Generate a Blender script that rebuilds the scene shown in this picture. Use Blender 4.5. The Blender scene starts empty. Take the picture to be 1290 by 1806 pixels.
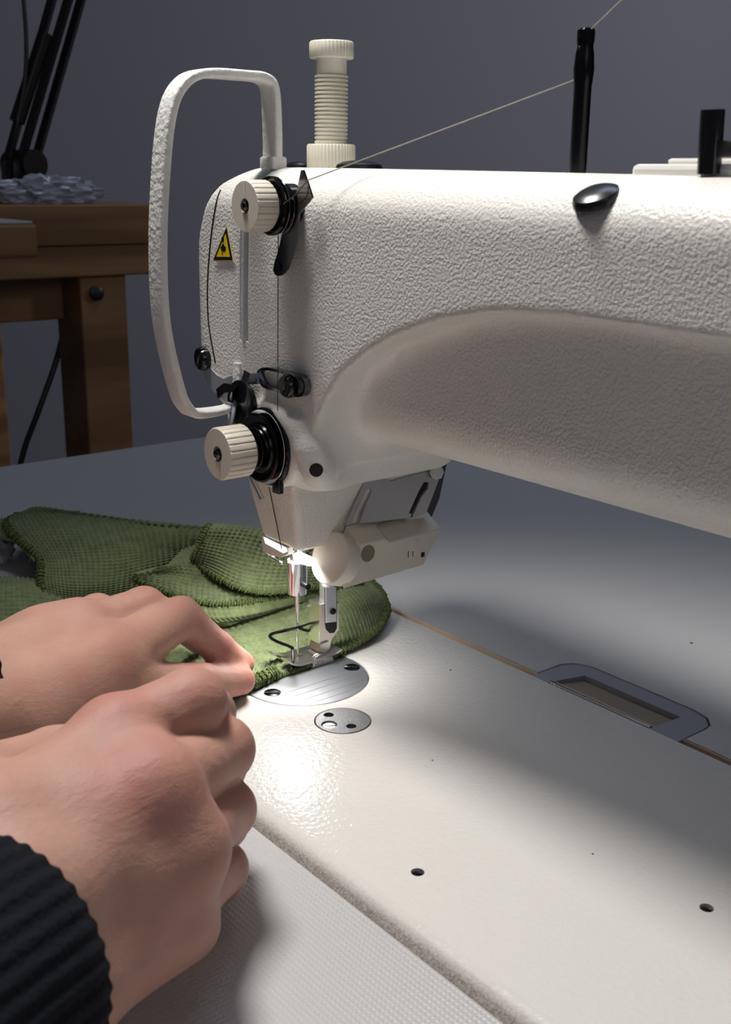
import bpy, bmesh, math, random
import numpy as np
from mathutils import Vector, Matrix
random.seed(4); rng = np.random.RandomState(4)
SC = bpy.context.scene
COL = SC.collection
MM = 0.001
# ------------------------------------------------------------------ camera (all lengths below in millimetres, needle drop point = origin)
FPX, CX, CY = 2010.0, 645.0, 903.0
def _unit(v): return v / np.linalg.norm(v)
_nx = _unit(np.array([-1685., -610., FPX])); _py = _unit(np.array([2602., -553., FPX]))
_X = -_nx; _Y = _unit(_py - _X * (_py @ _X)); _Z = np.cross(_X, _Y)
CAMM = np.stack([_X, _Y, _Z], 1)
CAMC = np.array([407.3, -289.0, 221.5])
cd = bpy.data.cameras.new('camera'); cam = bpy.data.objects.new('camera', cd); COL.objects.link(cam)
cd.sensor_fit = 'HORIZONTAL'; cd.sensor_width = 36.0; cd.lens = FPX * 36.0 / 1290.0
cd.clip_start = 0.01; cd.clip_end = 50
cd.dof.use_dof = True; cd.dof.focus_distance = 0.49; cd.dof.aperture_fstop = 40
_r, _d, _f = CAMM[0], CAMM[1], CAMM[2]
cam.matrix_world = Matrix(((_r[0], -_d[0], -_f[0], CAMC[0]*MM), (_r[1], -_d[1], -_f[1], CAMC[1]*MM), (_r[2], -_d[2], -_f[2], CAMC[2]*MM), (0, 0, 0, 1)))
SC.camera = cam
# points of the place measured on the photo, at a known height (pz), depth (py) or distance along the arm (px)
def _ray(u, v): return CAMM.T @ np.array([(u-CX)/FPX, (v-CY)/FPX, 1.0])
def pz(u, v, z): d = _ray(u, v); return CAMC + d * ((z-CAMC[2])/d[2])
def py_(u, v, y): d = _ray(u, v); return CAMC + d * ((y-CAMC[1])/d[1])
def px_(u, v, x): d = _ray(u, v); return CAMC + d * ((x-CAMC[0])/d[0])
# ------------------------------------------------------------------ world and lights
SC.view_settings.view_transform = 'Standard'; SC.view_settings.look = 'None'
SC.view_settings.exposure = 0.0; SC.view_settings.gamma = 1.0; SC.view_settings.use_curve_mapping = False
W = bpy.data.worlds.new('world'); SC.world = W; W.use_nodes = True
W.node_tree.nodes['Background'].inputs[0].default_value = (0.50, 0.55, 0.72, 1)
W.node_tree.nodes['Background'].inputs[1].default_value = 0.10
def area(name, loc, target, sx, sy, power, col):
    l = bpy.data.lights.new(name, 'AREA'); l.shape = 'RECTANGLE'; l.size = sx; l.size_y = sy; l.energy = power; l.color = col
    o = bpy.data.objects.new(name, l); COL.objects.link(o); o.location = loc
    o.rotation_euler = (Vector(target) - Vector(loc)).to_track_quat('-Z', 'Y').to_euler(); return o
def spot(name, loc, target, power, deg, blend, radius, col):
    l = bpy.data.lights.new(name, 'SPOT'); l.energy = power; l.color = col; l.spot_size = math.radians(deg); l.spot_blend = blend; l.shadow_soft_size = radius
    o = bpy.data.objects.new(name, l); COL.objects.link(o); o.location = loc
    o.rotation_euler = (Vector(target) - Vector(loc)).to_track_quat('-Z', 'Y').to_euler(); return o
spot('task_lamp', (-0.02, -0.11, 0.66), (0.25, -0.13, 0.0), 18.0, 84, 0.9, 0.075, (1.0, 0.972, 0.94))
area('cool_fill', (-0.5, 0.9, 1.9), (-0.1, 0.2, 0.0), 1.0, 0.5, 6, (0.70, 0.81, 1.0))  # unseen cool fill, added for the bluish tone of the table
area('right_fill', (1.9, -0.7, 1.1), (0.0, 0.0, 0.1), 1.0, 1.0, 2.2, (0.96, 0.96, 1.0))  # unseen fill added on the right to brighten faces turned that way
spot('wall_wash_fill', (1.0, 3.7, 1.5), (-1.9, 2.2, 0.45), 250, 74, 1.0, 0.2, (0.95, 0.95, 1.0))  # unseen spot added to brighten the right end of the wall
# ------------------------------------------------------------------ materials
def mat(name, col, rough=0.5, metal=0.0, spec=0.5, coat=0.0):
    m = bpy.data.materials.new(name); m.use_nodes = True
    b = m.node_tree.nodes['Principled BSDF']
    b.inputs['Base Color'].default_value = (*col, 1); b.inputs['Roughness'].default_value = rough
    b.inputs['Metallic'].default_value = metal; b.inputs['Specular IOR Level'].default_value = spec
    b.inputs['Coat Weight'].default_value = coat
    return m
def srgb(r, g, b):
    return tuple(((c/255+0.055)/1.055)**2.4 if c/255 > 0.04045 else c/255/12.92 for c in (r, g, b))
def N(m, t): return m.node_tree.nodes.new(t)
def LK(m, a, b): m.node_tree.links.new(a, b)
def bsdf(m): return m.node_tree.nodes['Principled BSDF']
def add_bump(m, scale, dist, strength=1.0, kind='noise', detail=2.0, coords='Object', rough=0.5, scale_v=(1, 1, 1)):
    tc = N(m, 'ShaderNodeTexCoord'); mp = N(m, 'ShaderNodeMapping'); mp.inputs['Scale'].default_value = scale_v
    LK(m, tc.outputs[coords], mp.inputs[0])
    if kind == 'noise':
        t = N(m, 'ShaderNodeTexNoise'); t.inputs['Scale'].default_value = scale; t.inputs['Detail'].default_value = detail; t.inputs['Roughness'].default_value = rough; out = t.outputs['Fac']
    else:
        t = N(m, 'ShaderNodeTexVoronoi'); t.inputs['Scale'].default_value = scale; t.feature = 'SMOOTH_F1'; out = t.outputs['Distance']
    LK(m, mp.outputs[0], t.inputs['Vector'])
    b = N(m, 'ShaderNodeBump'); b.inputs['Strength'].default_value = strength; b.inputs['Distance'].default_value = dist
    LK(m, out, b.inputs['Height'])
    ex = bsdf(m).inputs['Normal']
    if ex.is_linked: LK(m, ex.links[0].from_socket, b.inputs['Normal'])
    LK(m, b.outputs[0], ex)
    return out
def vary(m, c1, c2, scale, lo=0.4, hi=0.6, scale_v=(1, 1, 1), detail=3.0, coords='Object'):
    tc = N(m, 'ShaderNodeTexCoord'); mp = N(m, 'ShaderNodeMapping'); mp.inputs['Scale'].default_value = scale_v
    LK(m, tc.outputs[coords], mp.inputs[0])
    t = N(m, 'ShaderNodeTexNoise'); t.inputs['Scale'].default_value = scale; t.inputs['Detail'].default_value = detail
    LK(m, mp.outputs[0], t.inputs['Vector'])
    r = N(m, 'ShaderNodeValToRGB'); r.color_ramp.elements[0].position = lo; r.color_ramp.elements[1].position = hi
    r.color_ramp.elements[0].color = (*c1, 1); r.color_ramp.elements[1].color = (*c2, 1)
    LK(m, t.outputs['Fac'], r.inputs[0]); LK(m, r.outputs[0], bsdf(m).inputs['Base Color'])
M = {}
M['paint'] = mat('crinkle_white_paint', srgb(226, 223, 216), 0.34); add_bump(M['paint'], 900, 0.0007, 0.6, detail=1.5)
M['guardpaint'] = mat('rough_white_paint', srgb(228, 226, 221), 0.5); add_bump(M['guardpaint'], 420, 0.0009, 0.7, detail=2)
M['bedpaint'] = mat('bed_white_paint', srgb(224, 221, 216), 0.16); add_bump(M['bedpaint'], 520, 0.0006, 0.5, detail=1.0)
M['plain'] = mat('smooth_white_enamel', srgb(224, 222, 216), 0.3)
M['beige'] = mat('beige_plastic', srgb(214, 206, 190), 0.42)
M['cream'] = mat('cream_plastic', srgb(222, 217, 200), 0.42)
M['boxplastic'] = mat('warm_grey_plastic', srgb(220, 213, 200), 0.4)
M['chrome'] = mat('chrome', (0.72, 0.72, 0.74), 0.12, 1.0)
M['steel'] = mat('brushed_steel', (0.78, 0.80, 0.84), 0.36, 1.0); add_bump(M['steel'], 900, 0.0001, 0.5, scale_v=(1, 0.03, 1))
M['nickel'] = mat('nickel', (0.80, 0.76, 0.70), 0.27, 1.0)
M['bracket'] = mat('zinc_bracket', (0.42, 0.40, 0.38), 0.3, 1.0)
M['zinc'] = mat('dull_zinc', (0.42, 0.45, 0.50), 0.45, 0.55)
M['speckle'] = mat('speckled_steel', (0.20, 0.20, 0.205), 0.35, 1.0); add_bump(M['speckle'], 2200, 0.0003, 0.9)
M['blackmetal'] = mat('black_oxide', (0.02, 0.02, 0.022), 0.2, 0.9)
M['gloss'] = mat('gloss_black', (0.006, 0.006, 0.007), 0.12)
M['black'] = mat('black_rubber', (0.01, 0.01, 0.011), 0.28)
M['darkgrey'] = mat('dark_grey_steel', (0.06, 0.06, 0.062), 0.4, 0.6)
M['hole'] = mat('dark_bore', (0.012, 0.011, 0.01), 0.5, 0.3)
M['slot'] = mat('slot_grey', srgb(186, 194, 196), 0.5); add_bump(M['slot'], 700, 0.0005, 0.6)
M['yellow'] = mat('sticker_yellow', srgb(236, 196, 20), 0.4)
M['ink'] = mat('sticker_black', srgb(26, 22, 8), 0.4)
M['stickeredge'] = mat('sticker_cream', srgb(220, 214, 180), 0.4)
M['table'] = mat('white_laminate', srgb(196, 195, 195), 0.38); add_bump(M['table'], 500, 0.0002, 0.15)
M['ply'] = mat('plywood_edge', srgb(226, 196, 166), 0.6)
M['hinge'] = mat('grey_plastic', srgb(152, 152, 164), 0.45)
M['hingefloor'] = mat('hinge_leaf', srgb(150, 138, 120), 0.45)
M['thread'] = mat('olive_grey_thread', srgb(150, 145, 130), 0.8)
M['threaddark'] = mat('dark_thread', srgb(70, 62, 50), 0.8)
M['wall'] = mat('grey_wall', srgb(104, 104, 114), 0.85)
M['wood'] = mat('beech_wood', srgb(150, 105, 60), 0.5)
M['darkiron'] = mat('dark_lamp_metal', (0.016, 0.013, 0.012), 0.35, 0.3)
M['floor'] = mat('dark_floor', srgb(60, 58, 58), 0.6)
M['knit'] = mat('navy_knit', srgb(20, 22, 29), 0.95, spec=0.15); add_bump(M['knit'], 700, 0.0008, 0.8)
M['scrap'] = mat('pale_film', srgb(190, 192, 200), 0.3)
vary(M['wood'], srgb(126, 92, 58), srgb(166, 124, 82), 9, scale_v=(1, 0.25, 2.5))
def emit(name, col, s):
    m = mat(name, (0.9, 0.9, 0.9), 0.4); b = bsdf(m); b.inputs['Emission Color'].default_value = (*col, 1); b.inputs['Emission Strength'].default_value = s; return m
M['led'] = emit('led_glow_plastic', (1.0, 0.97, 0.93), 1.6)
M['darkchrome'] = mat('dark_chrome', (0.16, 0.16, 0.17), 0.14, 1.0)
# green waffle cloth
M['cloth'] = mat('olive_waffle_cloth', srgb(104, 111, 72), 0.85, spec=0.2)
vary(M['cloth'], srgb(88, 99, 64), srgb(104, 115, 77), 160, 0.35, 0.65)
bsdf(M['cloth']).inputs['Sheen Weight'].default_value = 0.25; bsdf(M['cloth']).inputs['Sheen Roughness'].default_value = 0.5
add_bump(M['cloth'], 3500, 0.0002, 0.6)
M['stitch'] = mat('olive_overlock_thread', srgb(84, 97, 56), 0.85, spec=0.2)
# skin
def skin(name, base, red, dark):
    m = mat(name, base, 0.52, spec=0.3)
    b = bsdf(m)
    at = N(m, 'ShaderNodeAttribute'); at.attribute_name = 'flush'
    tc = N(m, 'ShaderNodeTexCoord'); t = N(m, 'ShaderNodeTexNoise'); t.inputs['Scale'].default_value = 55; t.inputs['Detail'].default_value = 4
    LK(m, tc.outputs['Object'], t.inputs['Vector'])
    add = N(m, 'ShaderNodeMath'); add.operation = 'MULTIPLY_ADD'; add.inputs[1].default_value = 0.75; add.inputs[2].default_value = -0.27
    LK(m, t.outputs['Fac'], add.inputs[0])
    s = N(m, 'ShaderNodeMath'); s.operation = 'ADD'; s.use_clamp = True
    LK(m, at.outputs['Fac'], s.inputs[0]); LK(m, add.outputs[0], s.inputs[1])
    mx = N(m, 'ShaderNodeMix'); mx.data_type = 'RGBA'; mx.inputs[6].default_value = (*base, 1); mx.inputs[7].default_value = (*red, 1)
    LK(m, s.outputs[0], mx.inputs[0]); LK(m, mx.outputs[2], b.inputs['Base Color'])
    b.inputs['Subsurface Weight'].default_value = 0.35; b.inputs['Subsurface Radius'].default_value = (1.0, 0.35, 0.2); b.inputs['Subsurface Scale'].default_value = 0.004
    add_bump(m, 300, 0.0009, 0.5, detail=5, rough=0.65, scale_v=(1, 0.5, 1)); add_bump(m, 1300, 0.0002, 0.5, detail=2)
    return m
M['skin'] = skin('skin', srgb(184, 144, 127), srgb(172, 104, 96), None)
M['nail'] = mat('fingernail', srgb(214, 170, 152), 0.25)
# ------------------------------------------------------------------ mesh helpers
ORIG = {}
def tag(o, label=None, cat=None, group=None, kind=None):
    if label: o['label'] = label
    if cat: o['category'] = cat
    if group: o['group'] = group
    if kind: o['kind'] = kind
    return o
def thing(name, label, cat, loc=(0, 0, 0), group=None):
    o = bpy.data.objects.new(name, None); COL.objects.link(o); o.empty_display_size = 0.02
    o.location = Vector(loc) * MM; ORIG[o.name] = np.array(loc, float)
    return tag(o, label, cat, group)
def link(name, me, m, parent=None, smooth=True, label=None):
    o = bpy.data.objects.new(name, me); COL.objects.link(o)
    if m is not None: me.materials.append(m)
    if smooth: me.shade_smooth()
    if parent is not None:
        o.parent = parent; ORIG[o.name] = ORIG[parent.name]
        me.transform(Matrix.Translation(-Vector(ORIG[parent.name]) * MM))
    else: ORIG[o.name] = np.zeros(3)
    if label: o['label'] = label
    return o
def mesh_np(name, V, F):
    me = bpy.data.meshes.new(name); me.from_pydata((np.asarray(V, float) * MM).tolist(), [], [tuple(int(i) for i in f) for f in F]); me.update(); return me
class B:
    """collects shapes (in mm) into one mesh"""
    def __init__(s): s.bm = bmesh.new()
    def _place(s, vs, mtx): bmesh.ops.transform(s.bm, matrix=mtx, verts=vs)
    def box(s, x0, x1, y0, y1, z0, z1, bev=0, seg=2, mtx=None):
        r = bmesh.ops.create_cube(s.bm, size=1.0); vs = r['verts']
        s._place(vs, Matrix.Translation(((x0+x1)/2, (y0+y1)/2, (z0+z1)/2)) @ Matrix.Diagonal((x1-x0, y1-y0, z1-z0, 1)))
        if bev > 0:
            es = list({e for v in vs for e in v.link_edges})
            rb = bmesh.ops.bevel(s.bm, geom=es, offset=bev, segments=seg, profile=0.5, affect='EDGES'); vs = list({v for f in rb['faces'] for v in f.verts} | {v for v in vs if v.is_valid})
        if mtx is not None: s._place(vs, mtx)
        return s
    def prism(s, pts, vec, bev=0, seg=2):
        """closed polygon (3-D points) swept along vec"""
        vec = np.asarray(vec, float); n = len(pts)
        a = [s.bm.verts.new(p) for p in pts]; b = [s.bm.verts.new(np.asarray(p) + vec) for p in pts]
        fs = [s.bm.faces.new(a), s.bm.faces.new(b[::-1])]
        for i in range(n): fs.append(s.bm.faces.new((a[(i+1) % n], a[i], b[i], b[(i+1) % n])))
        bmesh.ops.recalc_face_normals(s.bm, faces=fs)
        if bev > 0:
            es = list({e for f in fs[:2] for e in f.edges}); bmesh.ops.bevel(s.bm, geom=es, offset=bev, segments=seg, profile=0.5, affect='EDGES')
        return s
    def lathe(s, prof, c, axis=(0, 0, 1), n=48, flute=None, closed=True):
        """prof: list of (radius, height along axis); flute(angle, i) -> radius factor"""
        ax = Vector(axis).normalized(); q = ax.to_track_quat('Z', 'Y').to_matrix(); c = Vector(c); rings = []
        for i, (r, h) in enumerate(prof):
            if r < 1e-6: rings.append([s.bm.verts.new(c + q @ Vector((0, 0, h)))]); continue
            ring = []
            for k in range(n):
                a = 2*math.pi*k/n; rr = r * (flute(a, i) if flute else 1)
                ring.append(s.bm.verts.new(c + q @ Vector((rr*math.cos(a), rr*math.sin(a), h))))
            rings.append(ring)
        fs = []
        for A, Bq in zip(rings, rings[1:]):
            for k in range(n):
                k2 = (k+1) % n
                if len(A) == 1 and len(Bq) == 1: continue
                if len(A) == 1: fs.append(s.bm.faces.new((A[0], Bq[k2], Bq[k])))
                elif len(Bq) == 1: fs.append(s.bm.faces.new((A[k], A[k2], Bq[0])))
                else: fs.append(s.bm.faces.new((A[k], A[k2], Bq[k2], Bq[k])))
        if closed:
            if len(rings[0]) > 1: fs.append(s.bm.faces.new(rings[0][::-1]))
            if len(rings[-1]) > 1: fs.append(s.bm.faces.new(rings[-1]))
        bmesh.ops.recalc_face_normals(s.bm, faces=fs)
        return s
    def tube(s, pts, r, n=10, closed=False, prof=None):
        """round tube (or prof = list of (a, b) offsets in the frame) along points; r may be a list"""
        P = [Vector(p) for p in pts]; m = len(P); rings = []; up = None
        for i in range(m):
            if closed: t = P[(i+1) % m] - P[i-1]
            else: t = P[min(i+1, m-1)] - P[max(i-1, 0)]
            t.normalize()
            if up is None:
                up = Vector((0, 0, 1)) if abs(t.z) < 0.9 else Vector((1, 0, 0))
            up = (up - t * up.dot(t)).normalized(); sd = t.cross(up)
            rr = r[i] if hasattr(r, '__len__') else r
            if prof: rings.append([s.bm.verts.new(P[i] + sd*a*rr + up*b*rr) for a, b in prof])
            else: rings.append([s.bm.verts.new(P[i] + (sd*math.cos(2*math.pi*k/n) + up*math.sin(2*math.pi*k/n))*rr) for k in range(n)])
        n = len(rings[0]); fs = []
        for i in range(m if closed else m-1):
            A, Bq = rings[i], rings[(i+1) % m]
            for k in range(n): fs.append(s.bm.faces.new((A[k], A[(k+1) % n], Bq[(k+1) % n], Bq[k])))
        if not closed: fs += [s.bm.faces.new(rings[0][::-1]), s.bm.faces.new(rings[-1])]
        bmesh.ops.recalc_face_normals(s.bm, faces=fs)
        return s
    def out(s, name, m, parent=None, smooth=True, label=None, angle=35):
        me = bpy.data.meshes.new(name); s.bm.transform(Matrix.Scale(MM, 4)); s.bm.to_mesh(me); s.bm.free()
        o = link(name, me, m, parent, smooth, label)
        if smooth:
            try: me.set_sharp_from_angle(angle=math.radians(angle))
            except Exception: pass
        return o
def smooth_path(pts, n=8, closed=False):
    P = np.asarray(pts, float); m = len(P); out = []
    for i in range(m if closed else m-1):
        if closed: p0, p1, p2, p3 = P[i-1], P[i], P[(i+1) % m], P[(i+2) % m]
        else: p0, p1, p2, p3 = P[max(i-1, 0)], P[i], P[i+1], P[min(i+2, m-1)]
        for k in range(n):
            t = k/n; out.append(0.5*((2*p1)+(-p0+p2)*t+(2*p0-5*p1+4*p2-p3)*t*t+(-p0+3*p1-3*p2+p3)*t**3))
    if not closed: out.append(P[-1])
    return np.array(out)
def boolean(o, cutters, op='DIFFERENCE'):
    for c in cutters:
        md = o.modifiers.new('b', 'BOOLEAN'); md.operation = op; md.object = c; md.solver = 'EXACT'
    dg = bpy.context.evaluated_depsgraph_get(); dg.update()
    me = bpy.data.meshes.new_from_object(o.evaluated_get(dg)); o.modifiers.clear(); old = o.data; o.data = me
    for c in cutters: bpy.data.objects.remove(c, do_unlink=True)
    return o
# implicit surfaces -------------------------------------------------
def smin(a, b, k):
    h = np.clip(0.5 + 0.5*(b-a)/k, 0, 1); return b*(1-h) + a*h - k*h*(1-h)
def smax(a, b, k): return -smin(-a, -b, k)
def rbox2(a, b, ca, cb, ha, hb, r):
    qa = np.abs(a-ca)-ha+r; qb = np.abs(b-cb)-hb+r
    return np.hypot(np.maximum(qa, 0), np.maximum(qb, 0)) + np.minimum(np.maximum(qa, qb), 0) - r
def rbox3(x, y, z, lo, hi, r):
    q = [np.abs(v-(l+h)/2)-(h-l)/2+r for v, l, h in zip((x, y, z), lo, hi)]
    return np.sqrt(sum(np.maximum(v, 0)**2 for v in q)) + np.minimum(np.maximum(np.maximum(q[0], q[1]), q[2]), 0) - r
def cone(x, y, z, a, b, ra, rb):
    a = np.asarray(a, float); b = np.asarray(b, float); d = b-a
    t = np.clip(((x-a[0])*d[0]+(y-a[1])*d[1]+(z-a[2])*d[2])/(d@d), 0, 1)
    return np.sqrt((x-a[0]-t*d[0])**2+(y-a[1]-t*d[1])**2+(z-a[2]-t*d[2])**2) - (ra+(rb-ra)*t)
def poly2(a, b, pts):
    P = np.asarray(pts, float); n = len(P); d = np.full(a.shape, 1e9); s = np.ones(a.shape)
    for i in range(n):
        p, q = P[i], P[i-1]; e = q-p; wa, wb = a-p[0], b-p[1]
        t = np.clip((wa*e[0]+wb*e[1])/(e@e), 0, 1); d = np.minimum(d, (wa-e[0]*t)**2+(wb-e[1]*t)**2)
        c1 = b >= p[1]; c2 = b < q[1]; c3 = e[0]*wb > e[1]*wa
        s = np.where((c1 & c2 & c3) | (~c1 & ~c2 & ~c3), -s, s)
    return s*np.sqrt(d)
def extr(d2, h, r):
    wa = d2+r; wb = h+r
    return np.minimum(np.maximum(wa, wb), 0)+np.hypot(np.maximum(wa, 0), np.maximum(wb, 0))-r
def surface_net(fn, lo, hi, h, iters=2):
    ax = [np.arange(l, u+h, h) for l, u in zip(lo, hi)]
    X, Y, Z = np.meshgrid(*ax, indexing='ij')
    D = fn(X, Y, Z); ins = D < 0; nx, ny, nz = D.shape
    c = np.zeros((nx-1, ny-1, nz-1), int)
    for i in (0, 1):
        for j in (0, 1):
            for k in (0, 1): c += ins[i:nx-1+i, j:ny-1+j, k:nz-1+k]
    act = (c > 0) & (c < 8); idx = np.full(act.shape, -1); ci = np.argwhere(act); idx[act] = np.arange(len(ci))
    acc = np.zeros((len(ci), 3)); cnt = np.zeros(len(ci))
    crn = [(i, j, k) for i in (0, 1) for j in (0, 1) for k in (0, 1)]
    for A in crn:
        for ax_ in range(3):
            if A[ax_]: continue
            Bc = list(A); Bc[ax_] = 1
            da = D[ci[:, 0]+A[0], ci[:, 1]+A[1], ci[:, 2]+A[2]]; db = D[ci[:, 0]+Bc[0], ci[:, 1]+Bc[1], ci[:, 2]+Bc[2]]
            m = (da < 0) != (db < 0); t = np.where(m, da/np.where(m, da-db, 1), 0)
            p = np.tile(np.array(A, float), (len(ci), 1)); p[:, ax_] += t
            acc[m] += p[m]; cnt[m] += 1
    V = (ci+acc/cnt[:, None])*h+np.array(lo)
    F = []
    for a in range(3):
        b, d = [(1, 2), (2, 0), (0, 1)][a]
        sl = [slice(None)]*3; sl2 = [slice(None)]*3; sl[a] = slice(0, -1); sl2[a] = slice(1, None)
        m = ins[tuple(sl)] != ins[tuple(sl2)]; e = np.argwhere(m)
        e = e[(e[:, b] > 0) & (e[:, d] > 0) & (e[:, b] < D.shape[b]-1) & (e[:, d] < D.shape[d]-1)]
        q = []
        for ob, od in ((0, 0), (-1, 0), (-1, -1), (0, -1)):
            t = e.copy(); t[:, b] += ob; t[:, d] += od; q.append(idx[t[:, 0], t[:, 1], t[:, 2]])
        q = np.stack(q, 1); fl = ~ins[e[:, 0], e[:, 1], e[:, 2]]; q[fl] = q[fl][:, ::-1]; F.append(q)
    F = np.concatenate(F)
    for _ in range(iters):
        x, y, z = V.T; d = fn(x, y, z); e = h*0.3
        g = np.stack([fn(x+e, y, z)-fn(x-e, y, z), fn(x, y+e, z)-fn(x, y-e, z), fn(x, y, z+e)-fn(x, y, z-e)], 1)/(2*e)
        V = V-np.clip(d/np.maximum((g*g).sum(1), 0.2), -h, h)[:, None]*g
    return V, F
def np_mesh(name, V, F):
    me = bpy.data.meshes.new(name); n = len(V); k = len(F)
    me.vertices.add(n); me.vertices.foreach_set('co', (V*MM).astype(np.float32).ravel())
    me.loops.add(k*4); me.loops.foreach_set('vertex_index', F.astype(np.int32).ravel())
    me.polygons.add(k); me.polygons.foreach_set('loop_start', np.arange(0, k*4, 4, dtype=np.int32))
    me.update(calc_edges=True); me.validate(); return me
# ------------------------------------------------------------------ the room
def struct(name, m, fn):
    b = B(); fn(b); o = b.out(name, m, None, smooth=False); o['kind'] = 'structure'; return o
struct('floor', M['floor'], lambda b: b.box(-2000, 3000, -2600, 4200, -790, -770))
struct('wall_left', M['wall'], lambda b: b.box(-2100, -1900, -2600, 4200, -770, 2200))
struct('wall_back', M['wall'], lambda b: b.box(-1900, 3000, 4200, 4300, -770, 2200))
struct('ceiling', M['plain'], lambda b: b.box(-2100, 3000, -2600, 4300, 2200, 2240))
# ------------------------------------------------------------------ sewing table
tb = thing('sewing_table', 'white laminate sewing table that carries the machine', 'table', (200, 100, -770))
TZ = 0.0
b = B(); b.box(-452, 900, -420, 357, TZ-40, TZ, 1.5); top = b.out('table_top', M['table'], tb, smooth=False)
b = B(); b.box(-134, 352, -94.6, 84.6, -80, 20); c1 = b.out('cut_a', None, tb)
hp = [(76, 80), (76, 100), (79, 106), (86, 110), (143, 110), (152, 108), (157, 103), (158, 98), (158, 80)]
b = B(); b.prism([(x+(0.7 if x > 100 else -0.7), y+(0.7 if y > 90 else 0), -20) for x, y in hp], (0, 0, 40)); c2 = b.out('cut_b', None, tb)
boolean(top, [c1, c2])
b = B(); b.box(-133.9, 351.9, 84.05, 84.59, TZ-38, TZ-0.5)
o = b.out('plywood_edge', M['ply'], tb, smooth=False)
for sx in (-400, 840):
    for sy in (-360, 300): b = B(); b.box(sx-25, sx+25, sy-25, sy+25, -770, TZ-40, 2); b.out('leg', M['darkgrey'], tb, smooth=False)
# fine ribbed mat finish in front of the bed
tm = M['table']
tc = N(tm, 'ShaderNodeTexCoord'); sx = N(tm, 'ShaderNodeSeparateXYZ'); LK(tm, tc.outputs['Object'], sx.inputs[0])
def wave(sock, per):
    a = N(tm, 'ShaderNodeMath'); a.operation = 'MULTIPLY'; a.inputs[1].default_value = 2*math.pi/per; LK(tm, sock, a.inputs[0])
    s = N(tm, 'ShaderNodeMath'); s.operation = 'SINE'; LK(tm, a.outputs[0], s.inputs[0])
    p = N(tm, 'ShaderNodeMath'); p.operation = 'POWER'; p.inputs[1].default_value = 4; LK(tm, s.outputs[0], p.inputs[0]); return p.outputs[0]
mxm = N(tm, 'ShaderNodeMath'); mxm.operation = 'MAXIMUM'; LK(tm, wave(sx.outputs['Y'], 0.0036), mxm.inputs[0]); LK(tm, wave(sx.outputs['X'], 0.0036), mxm.inputs[1])
lt = N(tm, 'ShaderNodeMath'); lt.operation = 'LESS_THAN'; lt.inputs[1].default_value = -0.19; LK(tm, sx.outputs['Y'], lt.inputs[0])
ml = N(tm, 'ShaderNodeMath'); ml.operation = 'MULTIPLY'; LK(tm, mxm.outputs[0], ml.inputs[0]); LK(tm, lt.outputs[0], ml.inputs[1])
bp = N(tm, 'ShaderNodeBump'); bp.inputs['Distance'].default_value = 0.0003; bp.inputs['Strength'].default_value = 0.6; LK(tm, ml.outputs[0], bp.inputs['Height'])
ex = bsdf(tm).inputs['Normal']; LK(tm, ex.links[0].from_socket, bp.inputs['Normal']); LK(tm, bp.outputs[0], ex)
# hinge set into the table behind the bed
hg = thing('table_hinge', 'grey plastic hinge plate set into the table behind the machine bed', 'hinge', (117, 95, -20))
b = B(); b.prism([(x, y, -14) for x, y in hp], (0, 0, 13.9), 0.4); fr = b.out('hinge_frame', M['hinge'], hg, smooth=False)
b = B(); b.prism([(85, 78, -7), (91, 100, -7), (145, 100, -7), (143, 78, -7)], (0, 0, 30)); c1 = b.out('cut', None, hg)
boolean(fr, [c1])
b = B(); b.prism([(86, 83.0, -1.6), (91.5, 99.5, -2.6), (144, 99.5, -2.6), (142, 83.0, -1.6)], (0, 0, -2)); b.out('hinge_leaf', M['hingefloor'], hg, smooth=False, label='beige hinge leaf inside the recess')
b = B(); b.tube([(85.5, 82.6, -0.9), (142.5, 82.6, -0.9)], 1.1, 12); b.out('hinge_pin', M['chrome'], hg, label='chrome hinge pin')
# ------------------------------------------------------------------ sewing machine
sm = thing('sewing_machine', 'white industrial sewing machine with crinkle paint, arm over a white bed', 'sewing machine', (100, 0, -30))
FY = -34.0
UP = [(-12, 226), (420, 226), (420, 182), (238, 182.5), (213, 183), (182, 183.5), (154, 182), (128, 177), (105, 169), (90, 161.5), (75, 151.5), (66, 141), (61, 133), (57, 124), (55, 112), (20, 108), (-2, 110), (-6, 125), (-17, 133), (-25, 142), (-30, 152), (-32, 165), (-30.5, 180), (-26.5, 196), (-19, 210), (-12, 219), (0, 225.5)]
K2 = (30, 116.5)       # tension axis, lower
LUG = [(py_(505, 731, -31.5), py_(533, 751, -31.5), 5, 5.5), (py_(533, 751, -31.5), py_(548, 790, -31), 5.5, 6), (py_(548, 790, -31), py_(560, 824, -29), 6, 7)]
def body(x, y, z):
    d2 = poly2(x, z, UP)
    up = extr(d2, np.abs(y-16)-50, 2.6)
    prof = rbox2(y, z+0.014*np.maximum(x-20, 0), 16, 126, 50, 100, 20)
    vert = rbox2(x, y, 183, 16, 217, 50, 15)
    up = smax(smax(up, prof, 2), vert, 2)
    inner = rbox3(x, y, z, (20, -17, 119.5), (420, 62, 212), 22)
    head = rbox3(x, y, z, (-14, -26, 94.5), (45, 66, 190), 14)
    # the head's lip rises towards the back
    d = smin(inner, head, 26)
    d = smin(up, d, 9)
    k = np.hypot(x-K2[0], z-K2[1])-17.5; d = smin(d, np.maximum(k, np.abs(y+14)-21), 5)
    d = smin(d, cone(x, y, z, (49, -22, 108), (38, -6, 106), 8, 9), 6)
    for a_, b_, ra_, rb_ in LUG: d = smin(d, cone(x, y, z, a_, b_, ra_, rb_), 2.5)
    d = smin(d, rbox3(x, y, z, (315, -44, -4), (470, 72, 226), 18), 40)
    return d
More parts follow.
